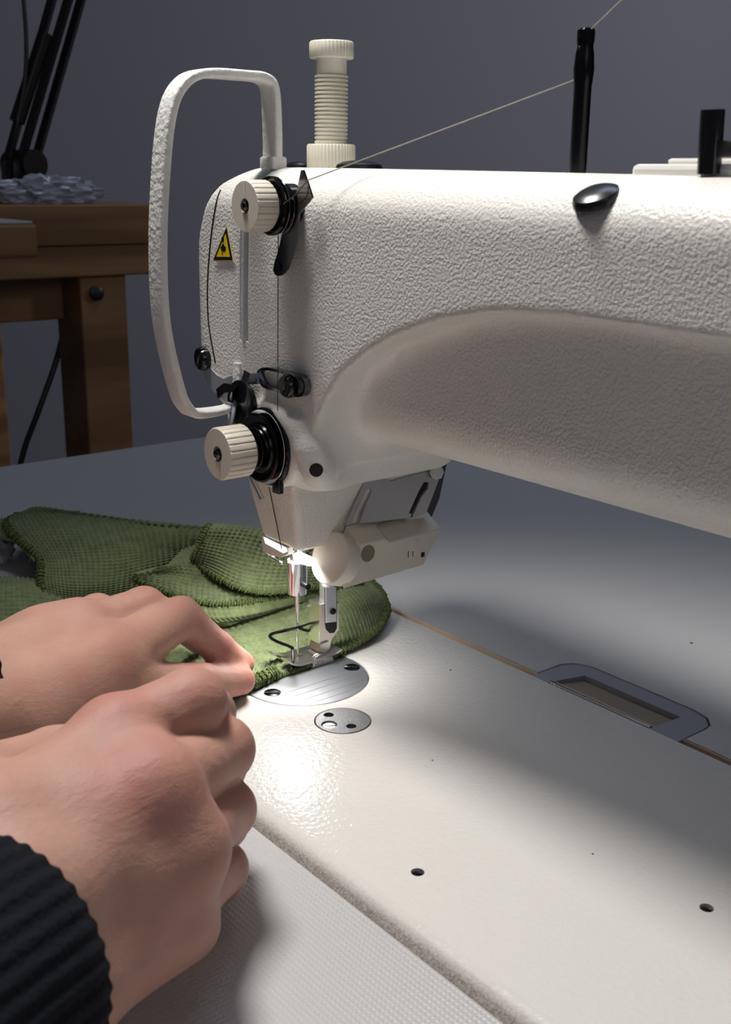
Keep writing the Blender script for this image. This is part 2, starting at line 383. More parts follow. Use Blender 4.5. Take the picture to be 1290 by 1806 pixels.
def hit(u, v):
    """first point of the casting on the line of sight through a photo point, with its normal"""
    d = _unit(_ray(u, v)); t = 200.0
    for _ in range(120):
        q = CAMC+d*t; e = float(body(*[np.array([c]) for c in q])[0])
        if e < 0.02: break
        t += e*0.7
    g = np.array([float(body(*[np.array([c]) for c in q+o])[0])-float(body(*[np.array([c]) for c in q-o])[0]) for o in np.eye(3)*0.5])
    return q, _unit(g)
V, F = surface_net(body, (-40, -50, -6), (476, 78, 232), 1.7)
bo = link('arm_casting', np_mesh('arm_casting', V, F), M['paint'], sm)
# needle bar housing (nose)
def nose(x, y, z):
    t = np.clip((z-60)/36, 0, 1.3)
    x0 = -13-3*t; x1 = 16.5+6.5*t; y0 = -10-8.5*t; y1 = 46+17*t
    q = [np.abs(x-(x0+x1)/2)-(x1-x0)/2+3, np.abs(y-(y0+y1)/2)-(y1-y0)/2+3, np.abs(z-83)-21+3]
    return (np.sqrt(sum(np.maximum(v, 0)**2 for v in q))+np.minimum(np.maximum(np.maximum(q[0], q[1]), q[2]), 0)-3)*0.93
V, F = surface_net(nose, (-24, -28, 58), (34, 74, 108), 1.3)
link('needle_bar_housing', np_mesh('needle_bar_housing', V, F), M['paint'], sm)
# bed
b = B()
prof = [(-94, -30)] + [(-94+13*(1-math.cos(a)), -9+9*math.sin(a)) for a in np.linspace(0, math.pi/2, 9)] + [(79.9, 0), (80.7, -0.8), (80.7, -30)]
b.prism([(-130, y, z) for y, z in prof], (476, 0, 0))
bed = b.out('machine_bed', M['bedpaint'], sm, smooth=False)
cut = []
HOLES = [(161.9, -66.2), (232.9, -6.0)]
for hx, hy in HOLES:
    b = B(); b.lathe([(2.3, -14), (2.3, 5)], (hx, hy, 0), n=24); cut.append(b.out('c', None, sm))
b = B(); b.lathe([(12.3, -3), (12.3, 5)], (59.2, -18.5, 0), n=48); cut.append(b.out('c', None, sm))
PR, PC = 30.0, (13, -6)
def dshape(r, z, xl): return [(PC[0]+r*math.cos(a), PC[1]+r*math.sin(a), z) for a in np.linspace(-math.acos((xl-PC[0])/r), math.acos((xl-PC[0])/r), 56)]
b = B(); b.prism(dshape(PR+0.6, -3, -10), (0, 0, 10)); cut.append(b.out('c', None, sm))
boolean(bed, cut)
try: bed.data.shade_smooth(); bed.data.set_sharp_from_angle(angle=math.radians(40))
except Exception: pass
for hx, hy in HOLES:
    b = B(); b.lathe([(2.25, -9), (2.25, -1.2), (1.9, -1.5), (2.2, -2.0), (1.9, -2.5), (2.2, -3.0), (1.9, -3.5), (1.9, -9)], (hx, hy, 0), n=24); b.out('threaded_hole', M['darkgrey'], sm)
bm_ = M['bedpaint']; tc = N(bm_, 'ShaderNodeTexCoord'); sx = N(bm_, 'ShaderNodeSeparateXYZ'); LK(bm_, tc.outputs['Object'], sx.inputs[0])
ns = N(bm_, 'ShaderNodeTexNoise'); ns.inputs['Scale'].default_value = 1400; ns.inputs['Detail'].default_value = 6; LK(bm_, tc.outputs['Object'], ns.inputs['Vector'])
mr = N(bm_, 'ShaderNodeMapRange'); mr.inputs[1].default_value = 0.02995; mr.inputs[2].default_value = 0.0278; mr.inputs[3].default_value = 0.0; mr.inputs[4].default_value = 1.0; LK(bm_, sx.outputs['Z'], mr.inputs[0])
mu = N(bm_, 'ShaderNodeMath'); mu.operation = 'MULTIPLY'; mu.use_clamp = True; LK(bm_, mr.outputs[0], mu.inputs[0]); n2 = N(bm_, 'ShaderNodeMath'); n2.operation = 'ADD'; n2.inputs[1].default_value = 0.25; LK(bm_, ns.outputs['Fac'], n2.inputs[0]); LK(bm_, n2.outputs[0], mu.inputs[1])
mx = N(bm_, 'ShaderNodeMix'); mx.data_type = 'RGBA'; mx.inputs[6].default_value = (*srgb(224, 221, 216), 1); mx.inputs[7].default_value = (*srgb(96, 84, 74), 1)  # seam dirt plus painted shade, darker down the rounded bed edge
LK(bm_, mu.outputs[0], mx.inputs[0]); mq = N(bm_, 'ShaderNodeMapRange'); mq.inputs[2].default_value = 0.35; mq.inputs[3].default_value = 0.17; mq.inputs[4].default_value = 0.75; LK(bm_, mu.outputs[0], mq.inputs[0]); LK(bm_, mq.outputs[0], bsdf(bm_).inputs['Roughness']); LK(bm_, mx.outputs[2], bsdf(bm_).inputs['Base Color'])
for u, v, r in ((795, 1182, .55), (763, 1341, .4), (1046, 1506, .4)):
    p = pz(u, v, 0); B().lathe([(r, -0.1), (r, 0.06), (0, 0.1)], (p[0], p[1], 0), n=10).out('speck', M['hole'], sm)
p = pz(1220, 1134, 0); B().lathe([(.8, -0.1), (.8, 0.06), (0, 0.1)], (p[0], p[1], TZ), n=10).out('speck', M['hole'], tb)
# needle plate, its grooves and screws
b = B(); b.prism(dshape(PR, -3, -9.5), (0, 0, 3.2), 0.3); pl = b.out('needle_plate', M['steel'], sm, smooth=False)
cut = []
for gx in (22.5, 27.5, 33, 38):
    yy = math.sqrt(max(PR**2-(gx-PC[0])**2, 1))-1; b = B(); b.box(gx-0.2, gx+0.2, PC[1]-yy, PC[1]+yy, -0.05, 2); cut.append(b.out('c', None, sm))
for y in (-3, 3, 8):
    b = B(); b.box(-4, 4, y-1, y+1, -0.8, 2); cut.append(b.out('c', None, sm))
boolean(pl, cut)
def slotted_screw(name, c, axis, r, h, m, parent, ang=0.5, slot=0.22):
    b = B(); b.lathe([(r*0.98, 0), (r, 0.15*h), (r, 0.7*h), (r*0.86, h)], (0, 0, 0), n=32); o = b.out(name, m, parent)
    b = B(); w = r*slot; b.box(-r*1.2, r*1.2, -w/2, w/2, h*0.55, h*1.4); cu = b.out('c', None, parent)
    boolean(o, [cu])
    q = Vector(axis).normalized().to_track_quat('Z', 'Y')
    mt = Matrix.Translation((Vector(c)-Vector(ORIG[parent.name]))*MM) @ q.to_matrix().to_4x4() @ Matrix.Rotation(ang, 4, 'Z') @ Matrix.Translation(Vector(ORIG[parent.name])*MM)
    o.data.transform(mt)
    return o
slotted_screw('screw', (18.6, -27.0, -0.6), (0, 0, 1), 4.0, 1.1, M['blackmetal'], pl, 0.9)
slotted_screw('screw', (18.4, 18.4, -0.6), (0, 0, 1), 4.0, 1.1, M['blackmetal'], pl, 0.9)
# round cover in the bed
b = B(); b.lathe([(12.0, -2.6), (12.0, -0.4), (11.6, 0.1), (0, 0.1)], (59.2, -18.5, 0), n=56); dk = b.out('round_bed_cover', M['speckle'], sm)
cut = []
for u, v, r in ((580, 1261, 2.2), (620, 1281, 2.2), (581, 1278, 3.4)):
    p = pz(u, v, 0); b = B(); b.lathe([(r, -1.6), (r, 5)], (p[0], p[1], 0), n=24); cut.append(b.out('c', None, sm))
boolean(dk, cut)
try: dk.data.set_sharp_from_angle(angle=math.radians(35))
except Exception: pass
p = pz(581, 1278, 0); slotted_screw('screw', (p[0], p[1], -1.7), (0, 0, 1), 3.1, 1.2, M['steel'], dk, 0.9)
# take-up lever slot and face plate seam
def front(x): return FY
so = smooth_path([(12.5, 226), (11.5, 216), (10.5, 204), (9.3, 185), (8.8, 165), (8.6, 157)], 6)
cut = []
def skinpt(x, z, y0=-60):
    """front surface of the casting at (x, z)"""
    ys = np.linspace(y0, 20, 400); d = body(np.full(400, float(x)), ys, np.full(400, float(z))); k = np.argmax(d < 0); return ys[k]
sy = [skinpt(x+1.5, z) for x, z in so[2:]]
b = B(); b.tube([(x+1.5, y+0.4, z) for (x, z), y in zip(so[2:], sy)], 1.0, prof=[(-3, -2.8), (-3, 2.8), (3, 2.8), (3, -2.8)]); cu = b.out('c', None, sm)
boolean(bo, [cu]); bo.data.shade_smooth()
b = B(); b.tube([(x+1.5, y+2.0, z) for (x, z), y in zip(so[2:], sy)], 1.0, prof=[(-1.0, -2.75), (-1.0, 2.75), (1.0, 2.75), (1.0, -2.75)]); b.out('take_up_slot', M['slot'], sm, label='grey take-up lever slot')
seam = []
for u, v in [(446, 296), (425, 300), (405, 312), (390, 335), (382, 360), (373, 420), (367, 500), (369, 570), (381, 640)]:
    lo = None
    for y in np.linspace(-45, 10, 300):
        q = py_(u, v, y)
        if body(*[np.array([c]) for c in q])[0] < 0: lo = q; break
    if lo is not None: seam.append(lo)
b = B(); b.tube(smooth_path(seam, 8), 0.55, 6); b.out('face_plate_seam', M['hole'], sm)
# warning triangle
def fpt(x, z, off): return (x, FY-off, z)
A3 = [(-0.4, 201.9), (-11.2, 188.2), (3.7, 189.0)]
st = B().prism([fpt(x, z, 0.05) for x, z in A3], (0, -0.15, 0)).out('warning_sticker', M['ink'], sm, smooth=False, label='yellow and black warning triangle')
cx3 = np.mean(A3, 0)
def scl(k): return [tuple(cx3+(np.array(p)-cx3)*k) for p in A3]
B().prism([fpt(x, z, -0.1) for x, z in scl(1.14)], (0, -0.17, 0)).out('sticker_backing', M['stickeredge'], st, smooth=False)
B().prism([fpt(x, z, 0.15) for x, z in scl(0.70)], (0, -0.15, 0)).out('yellow_field', M['yellow'], st, smooth=False)
g = B()
def glyph(pts): g.prism([fpt(-8.4+a*15.5, 189.2+c*12.2, 0.25) for a, c in pts], (0, -0.15, 0))
glyph([(.28, .68), (.33, .72), (.40, .69), (.40, .60), (.35, .53), (.29, .60)])
glyph([(.22, .38), (.30, .44), (.33, .50), (.38, .48), (.42, .42), (.48, .40), (.48, .31), (.44, .24), (.34, .23), (.26, .27), (.23, .31)])
glyph([(.26, .22), (.31, .20), (.33, .10), (.29, .14)])
g.out('hand_symbol', M['ink'], st, smooth=False)
# take-up guard: bent painted bar
gp = [(12.5, -20, 229), (12.5, -20, 240), (12.5, -21, 254.5), (12.5, -25, 258.5), (12.5, -34, 259), (12.5, -52, 258.5), (12, -61, 254), (11, -66, 244), (10, -69, 224), (9, -71, 195), (8, -70, 166), (7, -64, 140), (7, -60, 131.5), (6.5, -55, 128.5), (6.5, -43, 128.5), (6, -37.5, 130.5), (5.5, -34.5, 137), (5, -33.5, 147)]
gpath = smooth_path(gp, 5); n = len(gpath)
b = B(); wv = []
for i in range(n):
    t = i/(n-1); wv.append(1.0 if t < 0.75 else 1.0-0.5*min(1, (t-0.75)/0.15))
sq = [(-5.2, -0.9), (-4.9, -1.4), (-4.3, -1.7), (4.3, -1.7), (4.9, -1.4), (5.2, -0.9), (5.2, 0.9), (4.9, 1.4), (4.3, 1.7), (-4.3, 1.7), (-4.9, 1.4), (-5.2, 0.9)]
def strip(path, wv, prof, side=(1, 0, 0)):
    s = Vector(side); P = [Vector(p) for p in path]; rings = []
    for i in range(len(P)):
        t = (P[min(i+1, len(P)-1)]-P[max(i-1, 0)]).normalized(); sd = (s-t*s.dot(t)).normalized(); up = t.cross(sd)
        rings.append([b.bm.verts.new(P[i]+sd*a*wv[i]+up*c*wv[i]) for a, c in prof])
    k = len(prof); fs = []
    for A, Bq in zip(rings, rings[1:]):
        for j in range(k): fs.append(b.bm.faces.new((A[j], A[(j+1) % k], Bq[(j+1) % k], Bq[j])))
    fs += [b.bm.faces.new(rings[0][::-1]), b.bm.faces.new(rings[-1])]; bmesh.ops.recalc_face_normals(b.bm, faces=fs)
strip(gpath, wv, sq)
b.box(8, 18, -23.5, -16.5, 224.5, 229.5, 1.0)
b.out('take_up_guard', M['guardpaint'], sm, label='white loop guard around the take-up lever', angle=50)
# pressure regulator on top
RX, RY = 1.0, 18.0
rg = B().lathe([(6.6, 224), (6.6, 246)], (RX, RY, 0)).out('pressure_regulator', M['cream'], sm, label='cream ribbed pressure regulator')
fl = lambda d: (lambda a, i: 1-d*(0.5+0.5*math.cos(44*a)))
B().lathe([(10.0, 225.5), (10.4, 226.3), (10.4, 234.6), (9.9, 235.4), (7, 235.4)], (RX, RY, 0), n=264, flute=fl(0.035)).out('lock_nut', M['cream'], rg, angle=60)
pr = [(6.2, 235)]
z = 236.0
while z < 262.5: pr += [(7.05, z), (7.05, z+0.75), (6.3, z+1.0), (6.3, z+1.5)]; z += 1.62
pr += [(6.2, 263.2), (6.4, 263.6), (6.4, 269.5)]
B().lathe(pr, (RX, RY, 0), n=56).out('threaded_stem', M['cream'], rg, angle=30)
B().lathe([(8.9, 269.3), (9.3, 269.7), (9.3, 275.4), (8.8, 276), (0, 276)], (RX, RY, 0), n=216, flute=lambda a, i: 1-(0.025*(0.5+0.5*math.cos(36*a)) if i < 4 else 0)).out('knurled_cap', M['cream'], rg, angle=60)
# tension assemblies
def knob(c, r, ln, parent, hole):
    prof = [(r*0.93, 0), (r, 0.7), (r, ln-0.8), (r*0.95, ln), (r*0.3, ln), (r*0.3, ln-3), (0, ln-3)]
    o = B().lathe(prof, c, (0, -1, 0), n=288, flute=lambda a, i: (1-0.06*(max(0, math.cos(24*a)))**5.0) if i in (1, 2) else 1).out('tension_knob', M['beige'], parent, angle=45, label='beige fluted tension knob')
    q = Vector((0, -1, 0))
    B().lathe([(r*0.2, ln-3), (r*0.2, ln+0.3), (r*0.14, ln+1.0), (0, ln+1.2)], c, (0, -1, 0), n=24).out('stud_end', M['darkchrome'], o)
    B().box(c[0]-0.5, c[0]+0.5, c[1]-ln-0.1, c[1]-ln+0.3, c[2]+(r*0.3 if hole else -r*0.9), c[2]+(r*0.92 if hole else -r*0.3)).out('index_line', M['cream'], o, smooth=False)
    return o
def spring(c, r0, r1, y0, y1, turns, wire):
    pts = []
    for i in range(int(turns*24)+1):
        t = i/(turns*24); a = t*turns*2*math.pi; r = r0+(r1-r0)*t; pts.append((c[0]+r*math.cos(a), y0+(y1-y0)*t, c[1]+r*math.sin(a)))
    return B().tube(pts, wire, 8)
ta = B().lathe([(2.2, -2), (2.2, 26)], (K2[0], -32, K2[1]), (0, -1, 0), n=20).out('tension_assembly', M['blackmetal'], sm, label='lower thread tension assembly')
B().lathe([(15.5, 0), (16, 0.6), (16, 3.0), (15.4, 3.6)], (K2[0], FY+0.5, K2[1]), (0, -1, 0), n=64).out('tension_body', M['gloss'], ta)
B().lathe([(14.2, 0), (15.2, 0.5), (15.2, 0.9), (10, 1.5), (4, 1.6)], (K2[0], FY-3.2, K2[1]), (0, -1, 0), n=64).out('tension_disc', M['chrome'], ta)
B().lathe([(4, 0), (10, 0.1), (14.0, 1.2), (14.2, 1.6), (13.4, 2.0), (10.5, 1.3), (10, 2.2), (9.2, 2.4), (4, 2.4)], (K2[0], FY-4.9, K2[1]), (0, -1, 0), n=64).out('tension_disc', M['blackmetal'], ta)
spring(K2, 8.5, 4.2, FY-7.4, FY-14, 4.2, 0.75).out('spring', M['blackmetal'], ta)
knob((K2[0], FY-13, K2[1]), 10.6, 12.5, ta, False)
B().box(K2[0]+5, K2[0]+10, FY-3.4, FY-0.5, K2[1]-18.2, K2[1]-12, 0.8).out('check_spring_stop', M['gloss'], ta)
K1 = (41, 211.3)
tp = B().lathe([(2.0, -4), (2.0, 15)], (K1[0], -34, K1[1]), (0, -1, 0), n=20).out('pre_tension_assembly', M['blackmetal'], sm, label='upper pre-tension assembly')
B().lathe([(8.2, -1), (8.2, 3.4), (6, 4.5)], (K1[0]+3, FY+0.5, K1[1]), (0, -1, 0), n=48).out('mounting_boss', M['gloss'], tp)
B().lathe([(10.4, 0), (10.8, 0.4), (10.8, 0.9), (6, 1.6)], (K1[0], FY-4.6, K1[1]), (0, -1, 0), n=64).out('tension_disc', M['chrome'], tp)
B().lathe([(6, 0), (10.6, 0.6), (10.8, 1.1), (10.2, 1.6), (7.5, 1.2), (7, 2.6), (4, 3)], (K1[0], FY-5.8, K1[1]), (0, -1, 0), n=64).out('tension_disc', M['gloss'], tp)
spring(K1, 5.5, 3.6, FY-8.2, FY-11, 2.2, 0.6).out('spring', M['blackmetal'], tp)
knob((K1[0], FY-8.6, K1[1]), 9.4, 9.4, tp, True)
# thread bracket plate behind the pre-tension discs
bp_ = [py_(u, v, FY-4.2) for u, v in [(531, 300), (535, 300), (542, 320), (551, 348), (527, 378), (526, 413), (522, 432), (508, 474), (502, 482), (496, 486), (489, 486.5), (484, 483), (482, 476), (484, 463), (490, 445), (498, 411), (505, 370), (524, 335)]]
br = B().prism(bp_, (0, 0.7, 0)).out('thread_bracket', M['darkchrome'], tp, smooth=False, label='dark steel thread bracket')
p = py_(491, 470, FY-4.4); B().lathe([(1.5, 0), (1.5, 0.3), (0, 0.3)], p, (0, -1, 0), n=20).out('eyelet', M['hole'], br)
# slotted thread guide with its screw on the face
def at(u, v, off=0.0): return py_(u, v, FY-off)
ring_o = [at(u, v, 1.6) for u, v in [(455, 651), (470, 645), (500, 650), (535, 660), (545, 672), (546, 690), (540, 700), (525, 702), (490, 692), (470, 683), (462, 672)]]
ring_i = [at(u, v, 1.6) for u, v in [(466, 660), (478, 657), (500, 662), (526, 667), (535, 675), (536, 686), (530, 692), (515, 690), (490, 683), (474, 676)]]
tg = B().tube(smooth_path([(np.array(p)+q)/2 for p, q in zip([at(u, v, 1.4) for u, v in [(461, 655), (475, 650), (500, 655), (530, 663), (541, 674), (541, 689), (533, 697), (515, 694), (490, 687), (470, 680), (462, 668)]], [at(u, v, 1.4) for u, v in [(461, 655), (475, 650), (500, 655), (530, 663), (541, 674), (541, 689), (533, 697), (515, 694), (490, 687), (470, 680), (462, 668)]])], 5, True), 1.0, closed=True, prof=[(-1.5, -0.6), (-1.5, 0.6), (1.5, 0.6), (1.5, -0.6)]).out('slotted_thread_guide', M['darkchrome'], sm, label='slotted dark steel thread guide')
b = B(); b.tube([at(u, v, o) for u, v, o in [(464, 664, 1.5), (452, 668, 3.5), (440, 668, 7), (430, 662, 7)]], 1.0, prof=[(-0.5, -2.2), (-0.5, 2.2), (0.5, 2.2), (0.5, -2.2)]); b.out('guide_hook', M['chrome'], tg)
slotted_screw('screw', at(515, 680, 1.0), (0, -1, 0), 4.7, 3.6, M['gloss'], tg, 1.2)
q = skinpt(-20, 145)
slotted_screw('face_plate_screw', at(367, 632, -2.2), (-0.12, -1, 0), 5.2, 4.6, M['gloss'], sm, 1.1)
b = B(); fp = [at(u, v, -0.5) for u, v in [(357, 648), (362, 668), (375, 690), (398, 704), (412, 702), (415, 660), (395, 668), (383, 662), (372, 650)]]
b.prism(fp, (0, 4, 0)).out('lower_face_plate', M['zinc'], sm, smooth=False, label='polished lower edge of the face plate')
p = at(432, 712, 1.5); B().lathe([(9.5, 0), (10, 0.6), (10, 2.2), (9, 2.8), (0, 2.8)], p, (0, -1, 0), n=48).out('thread_cover_disc', M['gloss'], sm)
p = at(412, 740, 3); B().lathe([(9, 0), (9.5, 0.5), (9.5, 1.6), (0, 1.6)], p, (-0.5, -0.8, 0.2), n=48).out('face_plate_knob', M['zinc'], sm)
b = B(); b.tube([at(u, v, o) for u, v, o in [(385, 694, 4), (398, 684, 6), (414, 686, 6), (412, 700, 3)]], 1.0, prof=[(-0.6, -2), (-0.6, 2), (0.6, 2), (0.6, -2)]); b.out('guide_clip', M['gloss'], sm)
# screw hole near the lip
p, nv = hit(558, 829); B().lathe([(2.7, -1), (2.7, 0.25), (0, 0.25)], p, nv, n=24).out('set_screw_hole', M['hole'], sm)
# presser rod below the knob
B().tube([py_(440, 835, -22), py_(462, 880, -20)], 1.3, 12).out('wiper_rod', M['chrome'], sm)
B().tube([py_(470, 836, -19.5), py_(497, 968, -11.2)], 0.25, 6).out('housing_seam', M['hole'], sm)
# plugs on the arm
def plug(c, r, h, ax): return B().lathe([(r, -1), (r, 0.3), (r*0.93, h*0.55), (r*0.7, h*0.85), (r*0.35, h), (0, h)], c, ax, n=40).out('rubber_plug', M['black'], sm)
p, nv = hit(1053, 349); plug(p, 7.0, 2.7, _unit(nv+np.array([0, 0, 0.9])))
p = pz(634, 288, 225.5); plug((38, 4, 225), 9.5, 3.4, (0, 0, 1)); 
plug((-16, 13, 225.5), 6, 2.8, (0, 0, 1)); plug((-7, 18, 225.5), 6, 3.2, (0, 0, 1))
# cover plates, thread post and dark post on the arm
b = B(); b.box(187, 420, -14, 58, 220, 226.6, 1.5); cv = b.out('top_cover', M['plain'], sm, smooth=False)
b = B(); b.box(195, 420, -8, 52, 226.5, 228.2, 0.8); b.out('cover_plate', M['plain'], cv, smooth=False)
po = B().lathe([(2.9, 220), (2.9, 252), (3.0, 252.3), (3.4, 257), (3.0, 262), (2.6, 264), (2.9, 266), (2.9, 269), (2.4, 269.6), (0, 269.6)], (139, 18, 0), n=32).out('thread_post', M['blackmetal'], sm, label='dark chrome thread post')
b = B(); b.box(-0.5, 0.5, -4, 4, 264, 272); cu = b.out('c', None, sm); cu.location = cu.location+Vector((139, 18, 0))*MM
boolean(po, [cu])
p0 = px_(1253, 285, 214); p1 = px_(1258, 193, 214)
wp = B().tube([(p0[0], p0[1], 224), (p1[0], p1[1], p1[2])], 3.2, 24).out('winder_post', M['gloss'], sm)
B().box(p0[0]+2, p0[0]+40, p0[1]-1.5, p0[1]+1.5, 228, 232.5, 0.5).out('winder_arm', M['bracket'], wp)
# reverse switch box on its bracket
fy = [(13, 65), (28, 65), (31, 62.8), (62, 63.5), (51.5, 47.5), (20, 46.5), (4.5, 46)]
sb = B().prism([(30, y, z) for y, z in fy], (-11, 0.5, 6), 0.5).out('switch_box', M['boxplastic'], sm, smooth=False, label='beige plastic switch box beside the needle')
p = px_(649, 976, 30); B().lathe([(3.9, 0), (3.9, 0.15), (0, 0.15)], (30.1, p[1], p[2]), (1, 0, 0.0), n=32).out('round_recess', mat('recess_shade', srgb(130, 118, 100), 0.6), sb)
p = px_(732, 961, 30); B().lathe([(2.8, 0), (3.1, 0.2), (2.6, 0.4), (0, 0.4)], (30.0, p[1], p[2]), (1, 0, 0), n=32).out('snap_tab', M['boxplastic'], sb)
for s in (-1, 1): B().box(29.9, 30.12, p[1]-2.5+s*1.4-0.2, p[1]-2.5+s*1.4+0.2, p[2]-5.4, p[2]-2.2).out('tab_slit', M['hole'], sb, smooth=False)
p = px_(746, 978, 30); B().box(29.9, 30.12, p[1]-1.1, p[1]+1.1, p[2]-1.2, p[2]+1.2).out('square_hole', M['hole'], sb, smooth=False)
nn = Vector((0.05, -0.93, 0.36)).normalized()
c = px_(628, 980, 25)
B().lathe([(11.8, -3), (12.0, 0), (12.0, 4.3), (11.85, 4.75), (11.5, 5.0), (11.1, 5.08), (0, 5.1)], (21.5, 7.0, 57.0), nn, n=64).out('push_button', M['boxplastic'], sb, angle=14, label='oval beige push button')
bx = lambda u, v: px_(u, v, 22.5)
bro = [bx(u, v) for u, v in [(610, 926), (642, 852), (677, 843), (689, 849), (745, 833), (770, 828), (775, 845), (752, 905), (735, 912)]]
bk = B().prism(bro, (-1.2, 0, 0)).out('switch_bracket', M['bracket'], sb, smooth=False)
cut = []
for pts in ([(622, 930), (652, 866), (658, 862), (661, 868), (635, 935)], [(724, 912), (744, 868), (753, 852), (762, 852), (760, 864), (749, 878), (732, 915)]):
    cu = B().prism([px_(u, v, 24.5) for u, v in pts], (-4, 0, 0)).out('c', None, sm); cut.append(cu)
boolean(bk, cut)
p = px_(767, 832, 23); B().lathe([(3.3, 0), (3.3, 3), (2.8, 3.4), (0, 3.4)], p, (1, 0, 0), n=6).out('hexagon_nut', M['plain'], sb, smooth=False)
b = B(); b.prism([px_(u, v, 10) for u, v in [(797, 778), (775, 880), (762, 912), (742, 912), (760, 850), (780, 795)]], (-20, 0, 0)).out('rear_cover_plate', M['darkgrey'], sm, smooth=False, label='dark grey cover plate at the back of the head')
# LED light under the housing
lm = B().prism([py_(u, v, -9.6) for u, v in [(461, 944), (508, 966), (508, 978), (496, 982), (480, 981), (463, 973)]], (0, 3, 0), 0.3).out('led_holder', M['plain'], sm, smooth=False)
B().prism([py_(u, v, -9.8) for u, v in [(465, 947), (505, 966.5), (507, 972), (500, 975.5), (493, 972), (468, 958)]], (0, 2, 0)).out('led_glow', M['led'], lm, smooth=False)
b = B(); b.prism([px_(u, v, 14) for u, v in [(523, 980), (535, 975), (553, 983), (550, 998), (543, 998), (525, 993)]], (-3, 0, 0)); b.out('led_glow', M['led'], lm, smooth=False)  # LED-lit housing plastic, its glow put in as emission
ll = bpy.data.lights.new('led_beam', 'AREA'); ll.shape = 'RECTANGLE'; ll.size = 0.028; ll.size_y = 0.018; ll.energy = 0.135; ll.color = (1, 0.97, 0.94); ll.spread = math.radians(150)
lo = bpy.data.objects.new('led_beam', ll); COL.objects.link(lo); lo.location = (0.002, -0.004, 0.0545); lo.rotation_euler = (0.0, 0, 0)
# needle bar, needle
nb = B().lathe([(3.7, 42), (3.7, 66), (3.2, 66.5)], (0, 0, 0), n=28).out('needle_bar', M['chrome'], sm)
B().lathe([(3.4, 35.5), (4.4, 36), (4.8, 40), (4.8, 52), (4.4, 52.5)], (0, 0, 0), n=28).out('needle_clamp', M['chrome'], nb)
B().lathe([(1.5, 0), (1.5, 6), (0, 6.4)], (3.5, 0, 42), (1, -0.1, 0), n=16).out('clamp_screw', M['blackmetal'], nb)
B().lathe([(0.05, -2), (0.35, 1), (0.5, 8), (0.55, 24), (1.0, 28), (1.0, 40)], (0, 0, 0), n=16).out('needle', M['chrome'], nb)
B().tube(smooth_path([py_(u, v, -6) for u, v in [(520, 978), (505, 976), (490, 975), (482, 978), (482, 984), (490, 989), (498, 994)]], 5), 0.8, 8).out('needle_thread_guide', M['chrome'], sm)
# presser bar and foot
B().lathe([(3.2, 20), (3.2, 66)], (0.5, 16.5, 0), n=24).out('presser_bar', M['steel'], sm)
pf = B().prism([px_(u, v, 5) for u, v in [(565, 1066), (598, 1062), (599, 1110), (586, 1128), (582, 1150), (563, 1150)]], (-9, 0, 0), 0.4).out('presser_foot', M['nickel'], sm, smooth=False, label='nickel hinged presser foot')
B().box(-4.5, -3.6, 8.5, 14, 26, 27, 0).out('shank_lip', M['nickel'], pf)
sl = B().prism([px_(u, v, 5.05) for u, v in [(573, 1037), (594.5, 1037), (594.5, 1108), (590, 1116), (582, 1117), (575, 1110), (573, 1098)]], (-0.3, 0, 0)).out('shank_slot', M['hole'], pf, smooth=False)
B().prism([px_(u, v, 5.6) for u, v in [(575, 1036), (594, 1036), (594, 1097), (575, 1099)]], (-4, 0, 0), 0.3).out('presser_bar_end', M['steel'], sl, smooth=False)
p = px_(587, 1078, 5.6); B().lathe([(1.6, 0), (1.5, 0.8), (0.9, 1.3), (0, 1.45)], p, (1, 0, 0), n=20).out('clamp_screw', M['blackmetal'], sl)
B().prism([px_(u, v, 6.2) for u, v in [(566, 1137), (581, 1131), (582, 1142), (574, 1152), (562, 1150)]], (-8, 0, 0)).out('neck', M['nickel'], pf, smooth=False)
ck = [(551, 1178), (552, 1168), (557, 1159), (566, 1154), (577, 1153), (585, 1157), (590, 1164), (592, 1170)]
B().prism([px_(u, v, 8.0) for u, v in ck], (-1.6, 0, 0), 0.3).out('hinge_cheek', M['nickel'], pf, smooth=False)
B().prism([px_(u, v, 6.3) for u, v in [(549, 1176), (550, 1164), (555, 1156), (564, 1152), (576, 1152), (584, 1158), (586, 1168)]], (-7.5, 0, 0), 0.7).out('hinge_block', M['nickel'], pf, smooth=False)
p = px_(566, 1166, 8.1); B().lathe([(1.6, 0), (1.6, 0.2), (0, 0.25)], p, (1, 0, 0), n=20).out('hinge_pin', M['bracket'], pf)
def sole(y): return 3.6+(0.035*(y+2)**2 if y < -2 else 0)+(0.02*(y-10)**2 if y > 10 else 0)
b = B()
for x0, x1, y0 in ((-6.5, -1.3, -14), (1.3, 9.5, -11.5)):
    ys = np.linspace(y0, 3, 12)
    for ya, yb in zip(ys, ys[1:]):
        w = lambda y: 0.0 if y > y0+3 else (y0+3-y)*0.5
        pts = [(x0+w(ya), ya, sole(ya)), (x1-w(ya), ya, sole(ya)), (x1-w(yb), yb, sole(yb)), (x0+w(yb), yb, sole(yb))]; b.prism(pts, (0, 0, 1.1))
ys = np.linspace(3, 19, 10)
for ya, yb in zip(ys, ys[1:]): b.prism([(-6.5, ya, sole(ya)), (9.5, ya, sole(ya)), (9.5, yb, sole(yb)), (-6.5, yb, sole(yb))], (0, 0, 1.1))
b.out('sole', M['nickel'], pf, smooth=False)
gw = [px_(561, 1114, -2), px_(540, 1111.5, -4), px_(527, 1108, -5), py_(500, 1113, -9), py_(480, 1118, -13), py_(477, 1124, -14), py_(490, 1132, -14), py_(513, 1141, -13.5), py_(516.5, 1148, -12.5), py_(517.5, 1174, -7.5), py_(522, 1177, -6.5), py_(543, 1172, 1)]
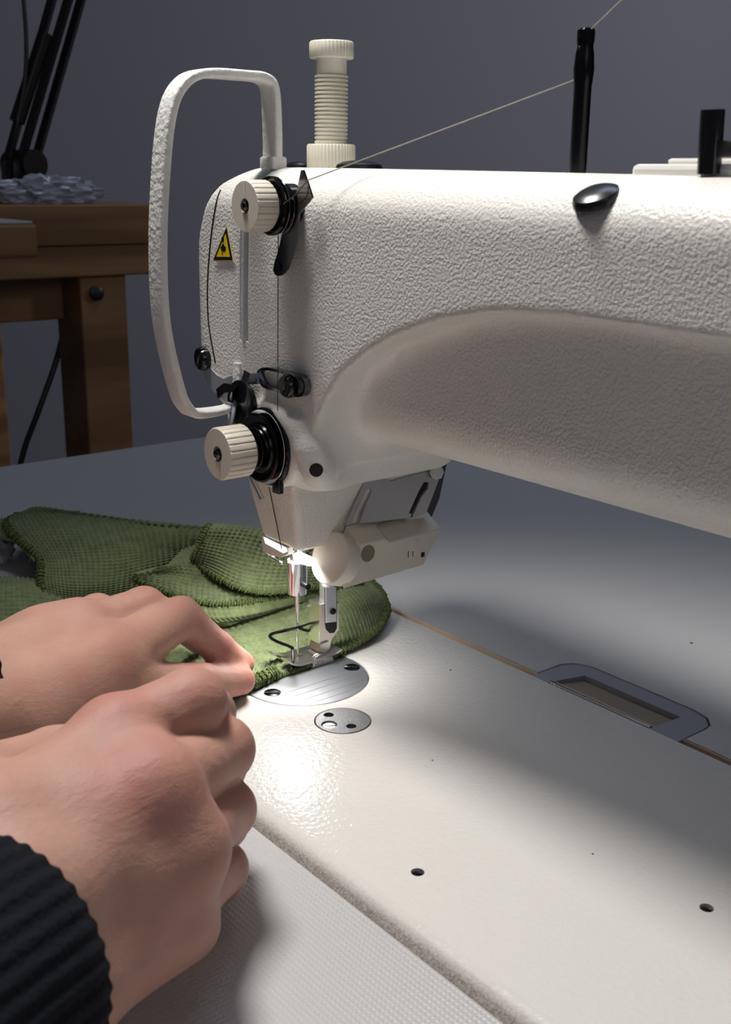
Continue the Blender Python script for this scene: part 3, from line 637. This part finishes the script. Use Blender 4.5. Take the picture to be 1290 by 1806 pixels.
B().tube(smooth_path(gw, 4), 0.75, 10).out('finger_guard_wire', M['blackmetal'], pf, label='bent black wire finger guard')
B().tube(smooth_path([px_(548, 1099, -4), py_(527, 1106, -1), py_(500, 1111.5, -8)], 4), 0.6, 8).out('guard_wire_arm', M['blackmetal'], pf)
# ------------------------------------------------------------------ green garment under the needle
gar = thing('garment', 'olive green waffle-knit garment being sewn, heaped on the table behind the hands', 'garment', (-60, 20, 0))
def crv(P, t):
    """Catmull-Rom through the rows of P (k, ...) at parameters t in 0..1"""
    k = len(P)-1; s = np.clip(t*k, 0, k-1e-6); i = s.astype(int); f = (s-i)
    sh = (len(t),)+(1,)*(P.ndim-1); f = f.reshape(sh)
    p0 = np.where((i > 0).reshape(sh), P[np.maximum(i-1, 0)], 2*P[i]-P[i+1]); p1 = P[i]; p2 = P[i+1]
    p3 = np.where((i < k-1).reshape(sh), P[np.minimum(i+2, k)], 2*P[i+1]-P[i])
    return 0.5*((2*p1)+(-p0+p2)*f+(2*p0-5*p1+4*p2-p3)*f**2+(-p0+3*p1-3*p2+p3)*f**3)
def sheet(name, rows, res=0.55, pitch=3.3, amp=1.5, thick=1.5, wob=0.5, flip=False, par=None):
    P = np.array([[pz(*q) for q in r] for r in rows])
    lu = np.mean(np.linalg.norm(np.diff(P, axis=1), axis=2).sum(1)); lv = np.mean(np.linalg.norm(np.diff(P, axis=0), axis=2).sum(0))
    nu = int(lu/res); nv = int(lv/res); u = np.linspace(0, 1, nu); v = np.linspace(0, 1, nv)
    G = crv(P, v); G = np.swapaxes(crv(np.swapaxes(G, 0, 1), u), 0, 1)
    du = np.gradient(G, axis=1); dv = np.gradient(G, axis=0); nn = np.cross(du, dv); nn /= np.maximum(np.linalg.norm(nn, axis=2, keepdims=True), 1e-9)
    if nn[..., 2].mean() < 0: nn = -nn
    if flip: nn = -nn
    U, V_ = np.meshgrid(u*lu, v*lv)
    ph = 0.35*np.sin(V_*0.05+U*0.03)*pitch
    hgt = amp*(np.abs(np.sin(math.pi*(U+ph)/pitch))**0.8*np.abs(np.sin(math.pi*(V_+ph*0.5)/pitch))**0.8)+wob*np.sin(U*0.11+1.3)*np.sin(V_*0.13)
    top_ = G+nn*hgt[..., None]; bot = G-nn*(thick-0.5*hgt[..., None])
    for A_, zl in ((top_, 3.3), (bot, 0.4)):
        m_ = (A_[..., 0] > -8) & (A_[..., 0] < 11) & (A_[..., 1] > -16) & (A_[..., 1] < 20) & (A_[..., 2] > zl) & (A_[..., 2] < 9); A_[..., 2] = np.where(m_, zl+0.04*(A_[..., 2]-zl), A_[..., 2])
    VV = np.concatenate([top_.reshape(-1, 3), bot.reshape(-1, 3)]); n0 = nu*nv
    I = np.arange(n0).reshape(nv, nu)
    q = np.stack([I[:-1, :-1], I[:-1, 1:], I[1:, 1:], I[1:, :-1]], -1).reshape(-1, 4)
    F = [q, q[:, ::-1]+n0]
    for e in (I[0], I[-1][::-1], I[:, -1], I[:, 0][::-1]):
        F.append(np.stack([e[1:], e[:-1], e[:-1]+n0, e[1:]+n0], 1))
    me = np_mesh(name, VV, np.concatenate(F))
    bmm = bmesh.new(); bmm.from_mesh(me); bmesh.ops.recalc_face_normals(bmm, faces=bmm.faces); bmm.to_mesh(me); bmm.free()
    return link(name, me, M['cloth'], par or gar), G
def overlock(path, r=1.35, pitch=1.5, wire=0.42, par=None, name='overlock_stitching', foot=False):
    P = np.asarray(path, float); d = np.r_[0, np.cumsum(np.linalg.norm(np.diff(P, axis=0), axis=1))]; L = d[-1]; n = int(L/pitch*9); s = np.linspace(0, L, n)
    C = np.stack([np.interp(s, d, P[:, k]) for k in range(3)], 1); T = np.gradient(C, axis=0); T /= np.linalg.norm(T, axis=1, keepdims=True)
    up = np.array([0, 0, 1.0]); A = np.cross(T, up); A /= np.linalg.norm(A, axis=1, keepdims=True); Bv = np.cross(A, T)
    a = s/pitch*2*math.pi+0.5*np.sin(s*0.9); rr = r*(1+0.22*np.sin(s*2.3)+0.15*np.sin(s*5.1))
    if foot: rr = rr*np.where((C[:, 1] > -17) & (C[:, 1] < 20) & (C[:, 0] > 0), 0.6, 1.0)
    H = C+A*(np.cos(a)*rr*1.25)[:, None]+Bv*(np.sin(a)*rr)[:, None]
    b = B(); b.tube(H, wire, 5); b.tube(C[::4], rr[::4]*0.72, 7)
    return b.out(name, M['stitch'], par or gar)
# flat layer going under the presser foot
shA, G = sheet('fabric_panel', [
    [(372, 1250, 2.2), (446, 1211, 2.0), (502, 1187, 1.9), (571, 1162, 2.2), (628, 1135, 3.4), (662, 1112, 5), (684, 1078, 5)],
    [(330, 1215, 3.0), (410, 1175, 2.2), (485, 1148, 2.2), (560, 1130, 3), (615, 1108, 6), (655, 1085, 7), (680, 1062, 6)],
    [(270, 1165, 5), (350, 1130, 5), (440, 1108, 5), (530, 1090, 6), (600, 1075, 9), (645, 1058, 10), (671, 1042, 6)],
    [(220, 1110, 7), (300, 1085, 7), (390, 1068, 7), (480, 1056, 8), (560, 1044, 11), (625, 1033, 9), (655, 1026, 4)],
    [(200, 1080, 5), (290, 1055, 5), (380, 1040, 5), (470, 1030, 5), (545, 1022, 5), (610, 1018, 4), (640, 1018, 3)]])
ed = np.concatenate([G[0], G[:, -1]]); ed[:, 2] = np.where((ed[:, 1] < 20) & (ed[:, 1] > -17), np.minimum(ed[:, 2], 1.5), ed[:, 2]); overlock(ed, par=shA, foot=True)
k2 = int(np.argmax(ed[:, 1] > -17)); e2 = ed[:k2]+np.array([0.4, 0, 1.9]); overlock(e2, r=1.4, par=shA); overlock(ed[:k2]+np.array([-2.4, 0.6, 2.4]), r=1.3, par=shA)
# raised layer with a stitched edge
edgeB = [(236, 1020, 24), (300, 1047, 22), (362, 1064, 20), (425, 1063, 18), (500, 1050, 16), (575, 1037, 14), (640, 1026, 11)]
shB, G = sheet('fabric_panel', [edgeB,
    [(238, 1012, 27), (305, 1018, 26), (365, 1028, 24), (425, 1030, 23), (500, 1026, 21), (575, 1020, 18), (635, 1016, 13)],
    [(290, 1000, 30), (335, 992, 30), (385, 1000, 28), (440, 1005, 26), (510, 1003, 24), (580, 1004, 20), (630, 1008, 14)],
    [(320, 975, 26), (360, 960, 26), (400, 965, 25), (460, 968, 24), (520, 975, 22), (585, 990, 18), (625, 1000, 13)]])
overlock(G[0], par=shB)
sheet('fabric_panel', [[(x, y+2, z-1.2) for x, y, z in edgeB],
    [(270, 1060, 16), (320, 1082, 15), (370, 1090, 14), (430, 1084, 13), (500, 1066, 12), (575, 1047, 10), (640, 1032, 8)],
    [(300, 1075, 9), (350, 1092, 9), (400, 1100, 9), (450, 1086, 8), (510, 1068, 7), (580, 1048, 6), (640, 1034, 5)]], wob=0.2)
# folded-up flap
shC, G = sheet('fabric_panel', [
    [(340, 988, 31), (375, 1012, 29), (420, 1036, 26), (470, 1044, 22), (530, 1038, 19), (590, 1028, 16)],
    [(346, 972, 38), (385, 985, 36), (430, 1002, 33), (480, 1010, 29), (535, 1010, 25), (595, 1008, 20)],
    [(356, 950, 44), (395, 955, 43), (440, 965, 40), (490, 975, 35), (545, 985, 29), (600, 992, 22)],
    [(368, 929, 47), (410, 930, 47), (455, 934, 44), (510, 946, 38), (560, 964, 31), (605, 980, 23)],
    [(385, 938, 30), (425, 940, 30), (470, 946, 28), (520, 956, 25), (570, 972, 21), (610, 985, 16)]])
overlock(np.concatenate([G[:, 0][::-1][len(G)//4:], G[0]]), par=shC)
# long dark fold of cloth at the back
shD, G = sheet('fabric_panel', [
    [(84, 1062, 8), (130, 1062, 8), (200, 1058, 8), (280, 1040, 9), (360, 1010, 10), (440, 1000, 10)],
    [(72, 1022, 15), (130, 1030, 15), (200, 1028, 15), (280, 1010, 16), (360, 985, 17), (440, 980, 17)],
    [(70, 985, 21), (120, 985, 22), (200, 985, 23), (280, 975, 24), (370, 962, 24), (450, 962, 23)],
    [(30, 950, 26), (100, 945, 28), (190, 945, 29), (280, 948, 29), (380, 946, 28), (460, 952, 26)],
    [(12, 922, 26), (80, 908, 29), (180, 917, 30), (280, 930, 30), (390, 938, 28), (480, 948, 25)],
    [(40, 908, 24), (66, 898, 26), (160, 909, 28), (270, 924, 28), (390, 934, 26), (490, 946, 23)],
    [(60, 915, 3), (90, 908, 3), (180, 915, 3), (280, 928, 3), (400, 938, 3), (500, 950, 3)]], wob=0.6)
overlock(G[:, 0][:int(len(G)*0.8)], r=1.7, par=shD)
sheet('fabric_panel', [
    [(-20, 945, 22), (10, 950, 22), (30, 958, 22), (60, 990, 20)],
    [(-10, 930, 23), (16, 932, 24), (34, 938, 24), (64, 972, 22)],
    [(-8, 918, 20), (20, 914, 22), (38, 920, 22), (68, 950, 21)]], wob=0.2)
sheet('fabric_panel', [
    [(60, 1040, 11), (88, 1066, 7), (130, 1078, 6), (200, 1082, 6), (300, 1070, 6)],
    [(40, 1060, 3), (90, 1086, 3), (140, 1094, 3), (210, 1098, 3), (310, 1086, 3)]], wob=0.2)
# lower left piece
shE, G = sheet('fabric_panel', [
    [(-60, 1130, 3), (0, 1128, 3), (70, 1126, 3), (150, 1110, 3), (230, 1100, 3)],
    [(-60, 1075, 9), (0, 1072, 10), (60, 1072, 10), (130, 1075, 8), (210, 1080, 5)],
    [(-60, 1035, 13), (0, 1030, 13), (50, 1032, 13), (110, 1045, 9), (190, 1060, 5)],
    [(-60, 1020, 9), (0, 1018, 9), (48, 1020, 9), (100, 1035, 6), (180, 1050, 4)]], wob=0.5)
# loose thread ends and a fluffy curl on the cloth
def strand(path, r=0.16, m='stitch'): return smooth_path([pz(*q) for q in path], 6), r, m
for pth in ([(340, 975, 40), (332, 965, 42), (334, 952, 43), (350, 950, 44), (347, 966, 41), (341, 985, 37)], [(122, 908, 27), (128, 902, 28), (142, 901, 29)], [(402, 1248, 1), (416, 1238, 2), (428, 1222, 3), (434, 1206, 3)], [(52, 990, 22), (58, 978, 25), (70, 982, 25), (66, 995, 22)]):
    B().tube(smooth_path([pz(*q) for q in pth], 6), 0.2, 5).out('loose_thread_end', M['stitch'], gar)
# ------------------------------------------------------------------ the person: two hands and knit sleeves
pe = thing('person', 'person in a dark navy knit sweater guiding the green cloth with both hands', 'person', (100, -260, -2))
def hand(name, palm, fingers, bounds, h, flush, kp=9.5, kf=5, wr=None):
    def f(x, y, z):
        d = None
        for a, b_, ra, rb in palm:
            c = cone(x, y, z, a, b_, ra, rb); d = c if d is None else smin(d, c, kp)
        for ch, kk in fingers:
            e = None
            for (p, rp), (q, rq) in zip(ch, ch[1:]):
                c = cone(x, y, z, p, q, rp, rq); e = c if e is None else smin(e, c, 2.5)
            d = smin(d, e, kk)
        return d
    V, F = surface_net(f, bounds[0], bounds[1], h)
    me = np_mesh(name, V, F)
    w = np.zeros(len(V))
    for c, r, s in flush: w = np.maximum(w, s*np.exp(-((V-np.asarray(c))**2).sum(1)/(r*r)))
    at_ = me.attributes.new('flush', 'FLOAT', 'POINT'); at_.data.foreach_set('value', w.astype(np.float32))
    return link(name, me, M['skin'], pe), f
def nail(c, nrm, along, w, l, par):
    """thin curved plate lying on a fingertip"""
    n = Vector(nrm).normalized(); t = Vector(along); t = (t-n*t.dot(n)).normalized(); s = n.cross(t); b = B(); rows = []
    for i in range(9):
        row = []
        for j in range(9):
            a = (j/8-0.5)*2; l_ = (i/8-0.5)*2; k = math.sqrt(max(0, 1-0.55*abs(l_)**4)); row.append(b.bm.verts.new(Vector(c)+s*(a*w/2*k)+t*(l_*l/2)-n*(w*0.28*a*a+l*0.05*l_*l_)))
        rows.append(row)
    for i in range(8):
        for j in range(8): b.bm.faces.new((rows[i][j], rows[i][j+1], rows[i+1][j+1], rows[i+1][j]))
    r = bmesh.ops.solidify(b.bm, geom=b.bm.faces[:], thickness=0.5)
    bmesh.ops.recalc_face_normals(b.bm, faces=b.bm.faces[:])
    return b.out('fingernail', M['nail'], par, angle=60)
Q = lambda *a: pz(*a)
# right hand, nearer the camera, curled
i0, i1, i2, i3 = Q(204, 1300, 70), Q(338, 1238, 73), Q(368, 1258, 58), Q(350, 1290, 44)
m0, m1, m2, m3 = Q(266, 1396, 62), Q(390, 1322, 55), Q(386, 1352, 38), Q(330, 1400, 36)
r0, r1, r2, r3 = Q(318, 1496, 46), Q(396, 1428, 35), Q(392, 1452, 20), Q(340, 1490, 18)
p0, p1, p2, p3 = Q(296, 1608, 29), Q(390, 1532, 17), Q(384, 1552, 9), Q(340, 1570, 9)
wi, wm, wp_ = Q(-30, 1482, 62), Q(20, 1600, 52), Q(94, 1734, 30)
hy = Q(318, 1628, 19)
far = Q(-260, 1880, 46)
t0, t1, t2, t3 = Q(-60, 1400, 58), Q(95, 1345, 50), Q(240, 1300, 44), Q(330, 1300, 40)
palm = [(wi, i0, 13, 10.4), (wm, m0, 14, 10.4), (wm, r0, 14, 10.2), (wp_, p0, 13.5, 10.4), (wi, m0, 12, 10.4), (wp_, r0, 12, 10.2), (wp_, hy, 13, 11.5), (i0, m0, 9.5, 9.5), (m0, r0, 9.5, 9.2), (r0, p0, 8.8, 8.8), (wi, wm, 14, 14), (wm, wp_, 14, 13.5), (wm, far, 18, 25), (t0, t1, 12, 10.5), (wi, t0, 13, 12)]
fing = [([(i0, 10.6), (i1, 9.9), (i2, 8.2), (i3, 7)], 3), ([(m0, 10.8), (m1, 9.9), (m2, 8.6), (m3, 7.4)], 2.5), ([(r0, 10.6), (r1, 9.4), (r2, 8.2), (r3, 7)], 2.5), ([(p0, 9.8), (p1, 8.0), (p2, 7), (p3, 6)], 2.5), ([(t1, 10.5), (t2, 9), (t3, 7.5)], 3)]
allp = np.array([i0, i1, i2, i3, m1, m3, r1, r2, p1, p2, p3, wi, wp_, t0, t1, t3, wm])
fl_ = [(i0, 15, .55), (m0+np.array([4, -3, 6]), 15, .55), (r0, 14, .4), (p0, 13, .3), (i1, 12, .45), (m1, 12, .35), (r1, 11, .35), (p1, 10, .35), (i2, 8, .4)]
rh, fR = hand('right_hand', palm, fing, (allp.min(0)-26, allp.max(0)+26), 1.15, fl_)
nail(Q(391, 1249, 60)+np.array([0, 0.4, 0]), (0.25, 0.85, 0.35), i3-i2, 9, 10, rh)
# left hand, farther away, pinching the cloth edge
i0, i1, i2, i3 = Q(185, 1168, 39), Q(318, 1090, 42), Q(384, 1142, 25), Q(427, 1170, 11)
m0, m1, m2, m3 = Q(140, 1118, 43), Q(254, 1074, 46), Q(318, 1100, 29), Q(350, 1130, 13)
r0, r1, r2, r3 = Q(75, 1130, 42), Q(172, 1084, 43), Q(240, 1096, 27), Q(280, 1116, 13)
p0, p1, p2, p3 = Q(20, 1152, 37), Q(108, 1106, 36), Q(165, 1104, 22), Q(200, 1116, 11)
wi, wm, wp_ = Q(-70, 1270, 43), Q(-80, 1235, 43), Q(-80, 1200, 40)
far = Q(-330, 1300, 58)
t0, t1, t2, t3 = Q(30, 1280, 32), Q(225, 1212, 27), Q(352, 1206, 16), Q(424, 1200, 8.5)
palm = [(wi, i0, 15, 11.5), (wm, m0, 15, 11.5), (wm, r0, 14, 11), (wp_, p0, 13, 10.5), (i0, m0, 11, 11), (m0, r0, 11, 10.5), (r0, p0, 10, 10), (wi, wp_, 15, 14), (wm, far, 20, 26), (wi, t0, 14, 13), (t0, t1, 13.5, 10.5), (t0, i0, 12, 9)]
fing = [([(i0, 11.4), (i1, 8.9), (i2, 6.9), (i3, 5.6)], 6), ([(m0, 11.4), (m1, 9.2), (m2, 7.2), (m3, 6)], 3), ([(r0, 10.8), (r1, 8.6), (r2, 7), (r3, 6)], 3), ([(p0, 10), (p1, 7.4), (p2, 6.4), (p3, 5.4)], 3), ([(t1, 10.5), (t2, 8.6), (t3, 6.6)], 5)]
allp = np.array([i0, i1, i2, i3, m1, m3, r1, r2, p1, p2, p3, wi, wp_, t0, t1, t3, wm])
fl_ = [(i0, 15, .45), (m0, 15, .4), (i1, 11, .4), (m1, 11, .35), (i3, 12, .8), (t3, 12, .6), (t2, 12, .45), (i2, 11, .8)]
lh, fL = hand('left_hand', palm, fing, (allp.min(0)-26, allp.max(0)+26), 1.15, fl_)
def cuff(name, a, b_, r, label):
    a = np.array(a); b_ = np.array(b_); ax = b_-a; L = np.linalg.norm(ax)
    prof = [(r*0.86, 2), (r*0.95, 0), (r*1.02, 1.5), (r*1.04, 8), (r*1.03, 20), (r*1.05, 40), (r*1.12, 70), (r*1.2, L)]
    return B().lathe(prof, a, ax, n=280, flute=lambda t, i: 1+0.012*math.cos(44*t), closed=False).out(name, M['knit'], pe, angle=80)
cuff('sweater_sleeve', Q(-22, 1712, 44), Q(-490, 2030, 60), 33, 'x')
cuff('sweater_sleeve', Q(-118, 1208, 46), Q(-760, 1278, 80), 35, 'x')
# ------------------------------------------------------------------ thread
th = thing('thread', 'thin olive thread running from the post to the tension discs and needle', 'thread', (60, -30, 220))
g1 = py_(543, 318, FY-4.6)
B().tube([px_(1046, 60, 139) + np.array([0, -3, 0]), px_(1160, -60, 175)], 0.22, 6).out('thread_run', M['thread'], th)
B().tube([np.array(px_(1030, 135, 137.5)), g1], 0.24, 6).out('thread_run', M['thread'], th)
B().tube([g1, py_(520, 345, FY-7), py_(500, 360, FY-8)], 0.2, 6).out('thread_run', M['threaddark'], th)
B().tube([py_(491, 405, FY-4), py_(490.5, 560, FY-4), py_(490, 725, FY-4)], 0.2, 6).out('thread_run', M['threaddark'], th)
B().tube([py_(437, 690, FY-9), py_(436, 735, FY-9)], 0.18, 6).out('thread_run', M['threaddark'], th)
B().tube([py_(515, 985, -6), px_(519, 1040, 0), px_(526, 1120, -0.6), (0.2, -0.8, 8)], 0.2, 6).out('thread_run', M['thread'], th)
B().tube(smooth_path([px_(1030, 135, 137.5), px_(1034, 100, 135.6), px_(1042, 75, 138), px_(1046, 60, 139)+np.array([0, -3, 0])], 5), 0.22, 6).out('thread_run', M['thread'], th)
# ------------------------------------------------------------------ background: workbench, second bench, lamp, bag, cable
wb = thing('workbench', 'wooden butcher-block workbench against the grey wall at the far left', 'workbench', (-1100, 300, -770))
b = B(); b.box(-1500, -898, -500, 420, 140, 188, 2); b.out('bench_top', M['wood'], wb, smooth=False)
b = B(); b.box(-1480, -900, -500, 417, 103, 139.8, 2); b.out('under_rail', M['wood'], wb, smooth=False)
b = B(); b.box(-960, -935, -500, 312, 50, 103, 2); b.out('apron', M['wood'], wb, smooth=False)
for y0 in (-380, 0):
    for x0, s in ((-905, 1), (-1400, -1)):
        b = B(); yy = 321 + y0; b.prism([(x0, yy, 103), (x0, yy+62, 103), (x0, yy+62, -770), (x0, yy, -770)], (-72*s, 0, 0), 2); 
        b.out('leg', M['wood'], wb, smooth=False)
p = px_(170, 517, -904); B().lathe([(9, 0), (9, 4), (6, 6), (0, 6)], (-905, p[1], p[2]), (1, 0, 0), n=24).out('bolt', M['darkgrey'], wb)
sb2 = thing('side_bench', 'wooden bench corner with a white top in front of the workbench', 'bench', (-760, 0, -770))
b = B(); b.box(-880, -620, -500, 150, 148, 178, 3); b.out('bench_top', M['wood'], sb2, smooth=False)
b = B(); b.box(-878, -622, -498, 147, 178, 180.5, 1); b.out('white_surface', M['table'], sb2, smooth=False)
for y in (-480, 60):
    for x in (-870, -700): b = B(); b.box(x, x+45, y, y+45, -770, 148, 2); b.out('leg', M['wood'], sb2, smooth=False)
la = thing('desk_lamp', 'dark spring-arm desk lamp clamped on the far workbench', 'lamp', (-960, 280, 188))
B().lathe([(60, 188.3), (60, 200), (52, 206), (14, 210), (12, 236)], (-995, 285, 0), n=40).out('lamp_base', M['darkiron'], la)
jn = px_(42, 290, -950)
B().box(-972, -930, jn[1]-22, jn[1]+20, jn[2]-36, jn[2]+6, 6).out('joint', M['darkiron'], la)
B().lathe([(17, -24), (17, 24)], (-950, jn[1], jn[2]), (1, 0.2, 0), n=28).out('joint_knob', M['darkiron'], la)
for (u0, v0), (u1, v1), x in (((14, 280), (108, -60), -958), ((36, 285), (138, -60), -940), ((62, 285), (160, -60), -950)):
    a = px_(u0, v0, x); c = px_(u1, v1, x); c = a+(c-a)*1.4; B().tube([a, c], 6.0, 4).out('arm_rod', M['darkiron'], la, smooth=False)
a = px_(30, 215, -946); c = px_(80, 60, -946); B().tube([a, c], 9, 14).out('arm_spring', M['darkiron'], la)
B().tube(smooth_path([px_(38, -40, -940), px_(46, 60, -940), px_(44, 140, -940), px_(30, 220, -940), px_(18, 280, -945)], 6), 2.6, 8).out('lamp_cable', M['darkiron'], la)
ca = B().tube(smooth_path([px_(118, 560, -1010), px_(98, 640, -1010), px_(66, 730, -1010), px_(38, 810, -1010), px_(10, 960, -1000), px_(-20, 1200, -960)], 6), 4.0, 8).out('power_cable', M['black'], None)
tag(ca, 'thin black cable hanging beside the workbench leg', 'cable')
# crumpled clear bag on the bench
def blob(cx_, cy_, cz_, rx, ry, rz, seed, m, name, label, cat, flat):
    bm = bmesh.new(); bmesh.ops.create_icosphere(bm, subdivisions=4, radius=1); r = np.random.RandomState(seed); K = r.randn(14, 3)*6.0; Ph = r.rand(14)*6.28
    for v in bm.verts:
        c = np.array(v.co); s = 1+0.13*sum(abs(math.sin(k@c+p_)) for k, p_ in zip(K, Ph))/14*9-0.75
        z = c[2]*rz*s; v.co = (cx_+c[0]*rx*s, cy_+c[1]*ry*s, max(cz_+z, flat))
    b = B(); b.bm.free(); b.bm = bm; o = b.out(name, m, None, smooth=False); tag(o, label, cat); return o
M['film'] = mat('clear_film', srgb(170, 172, 186), 0.25)
p = px_(40, 345, -915); blob(-912, p[1]+30, 200, 12, 66, 20, 3, M['film'], 'plastic_bag', 'crumpled pale plastic bag lying at the foot of the desk lamp', 'bag', 188.3)
p = pz(2, 985, 4); blob(p[0]-14, p[1]-4, 4, 14, 16, 16, 8, M['scrap'], 'fabric_scrap', 'small pale crumpled scrap behind the garment on the table', 'scrap', -1.9)
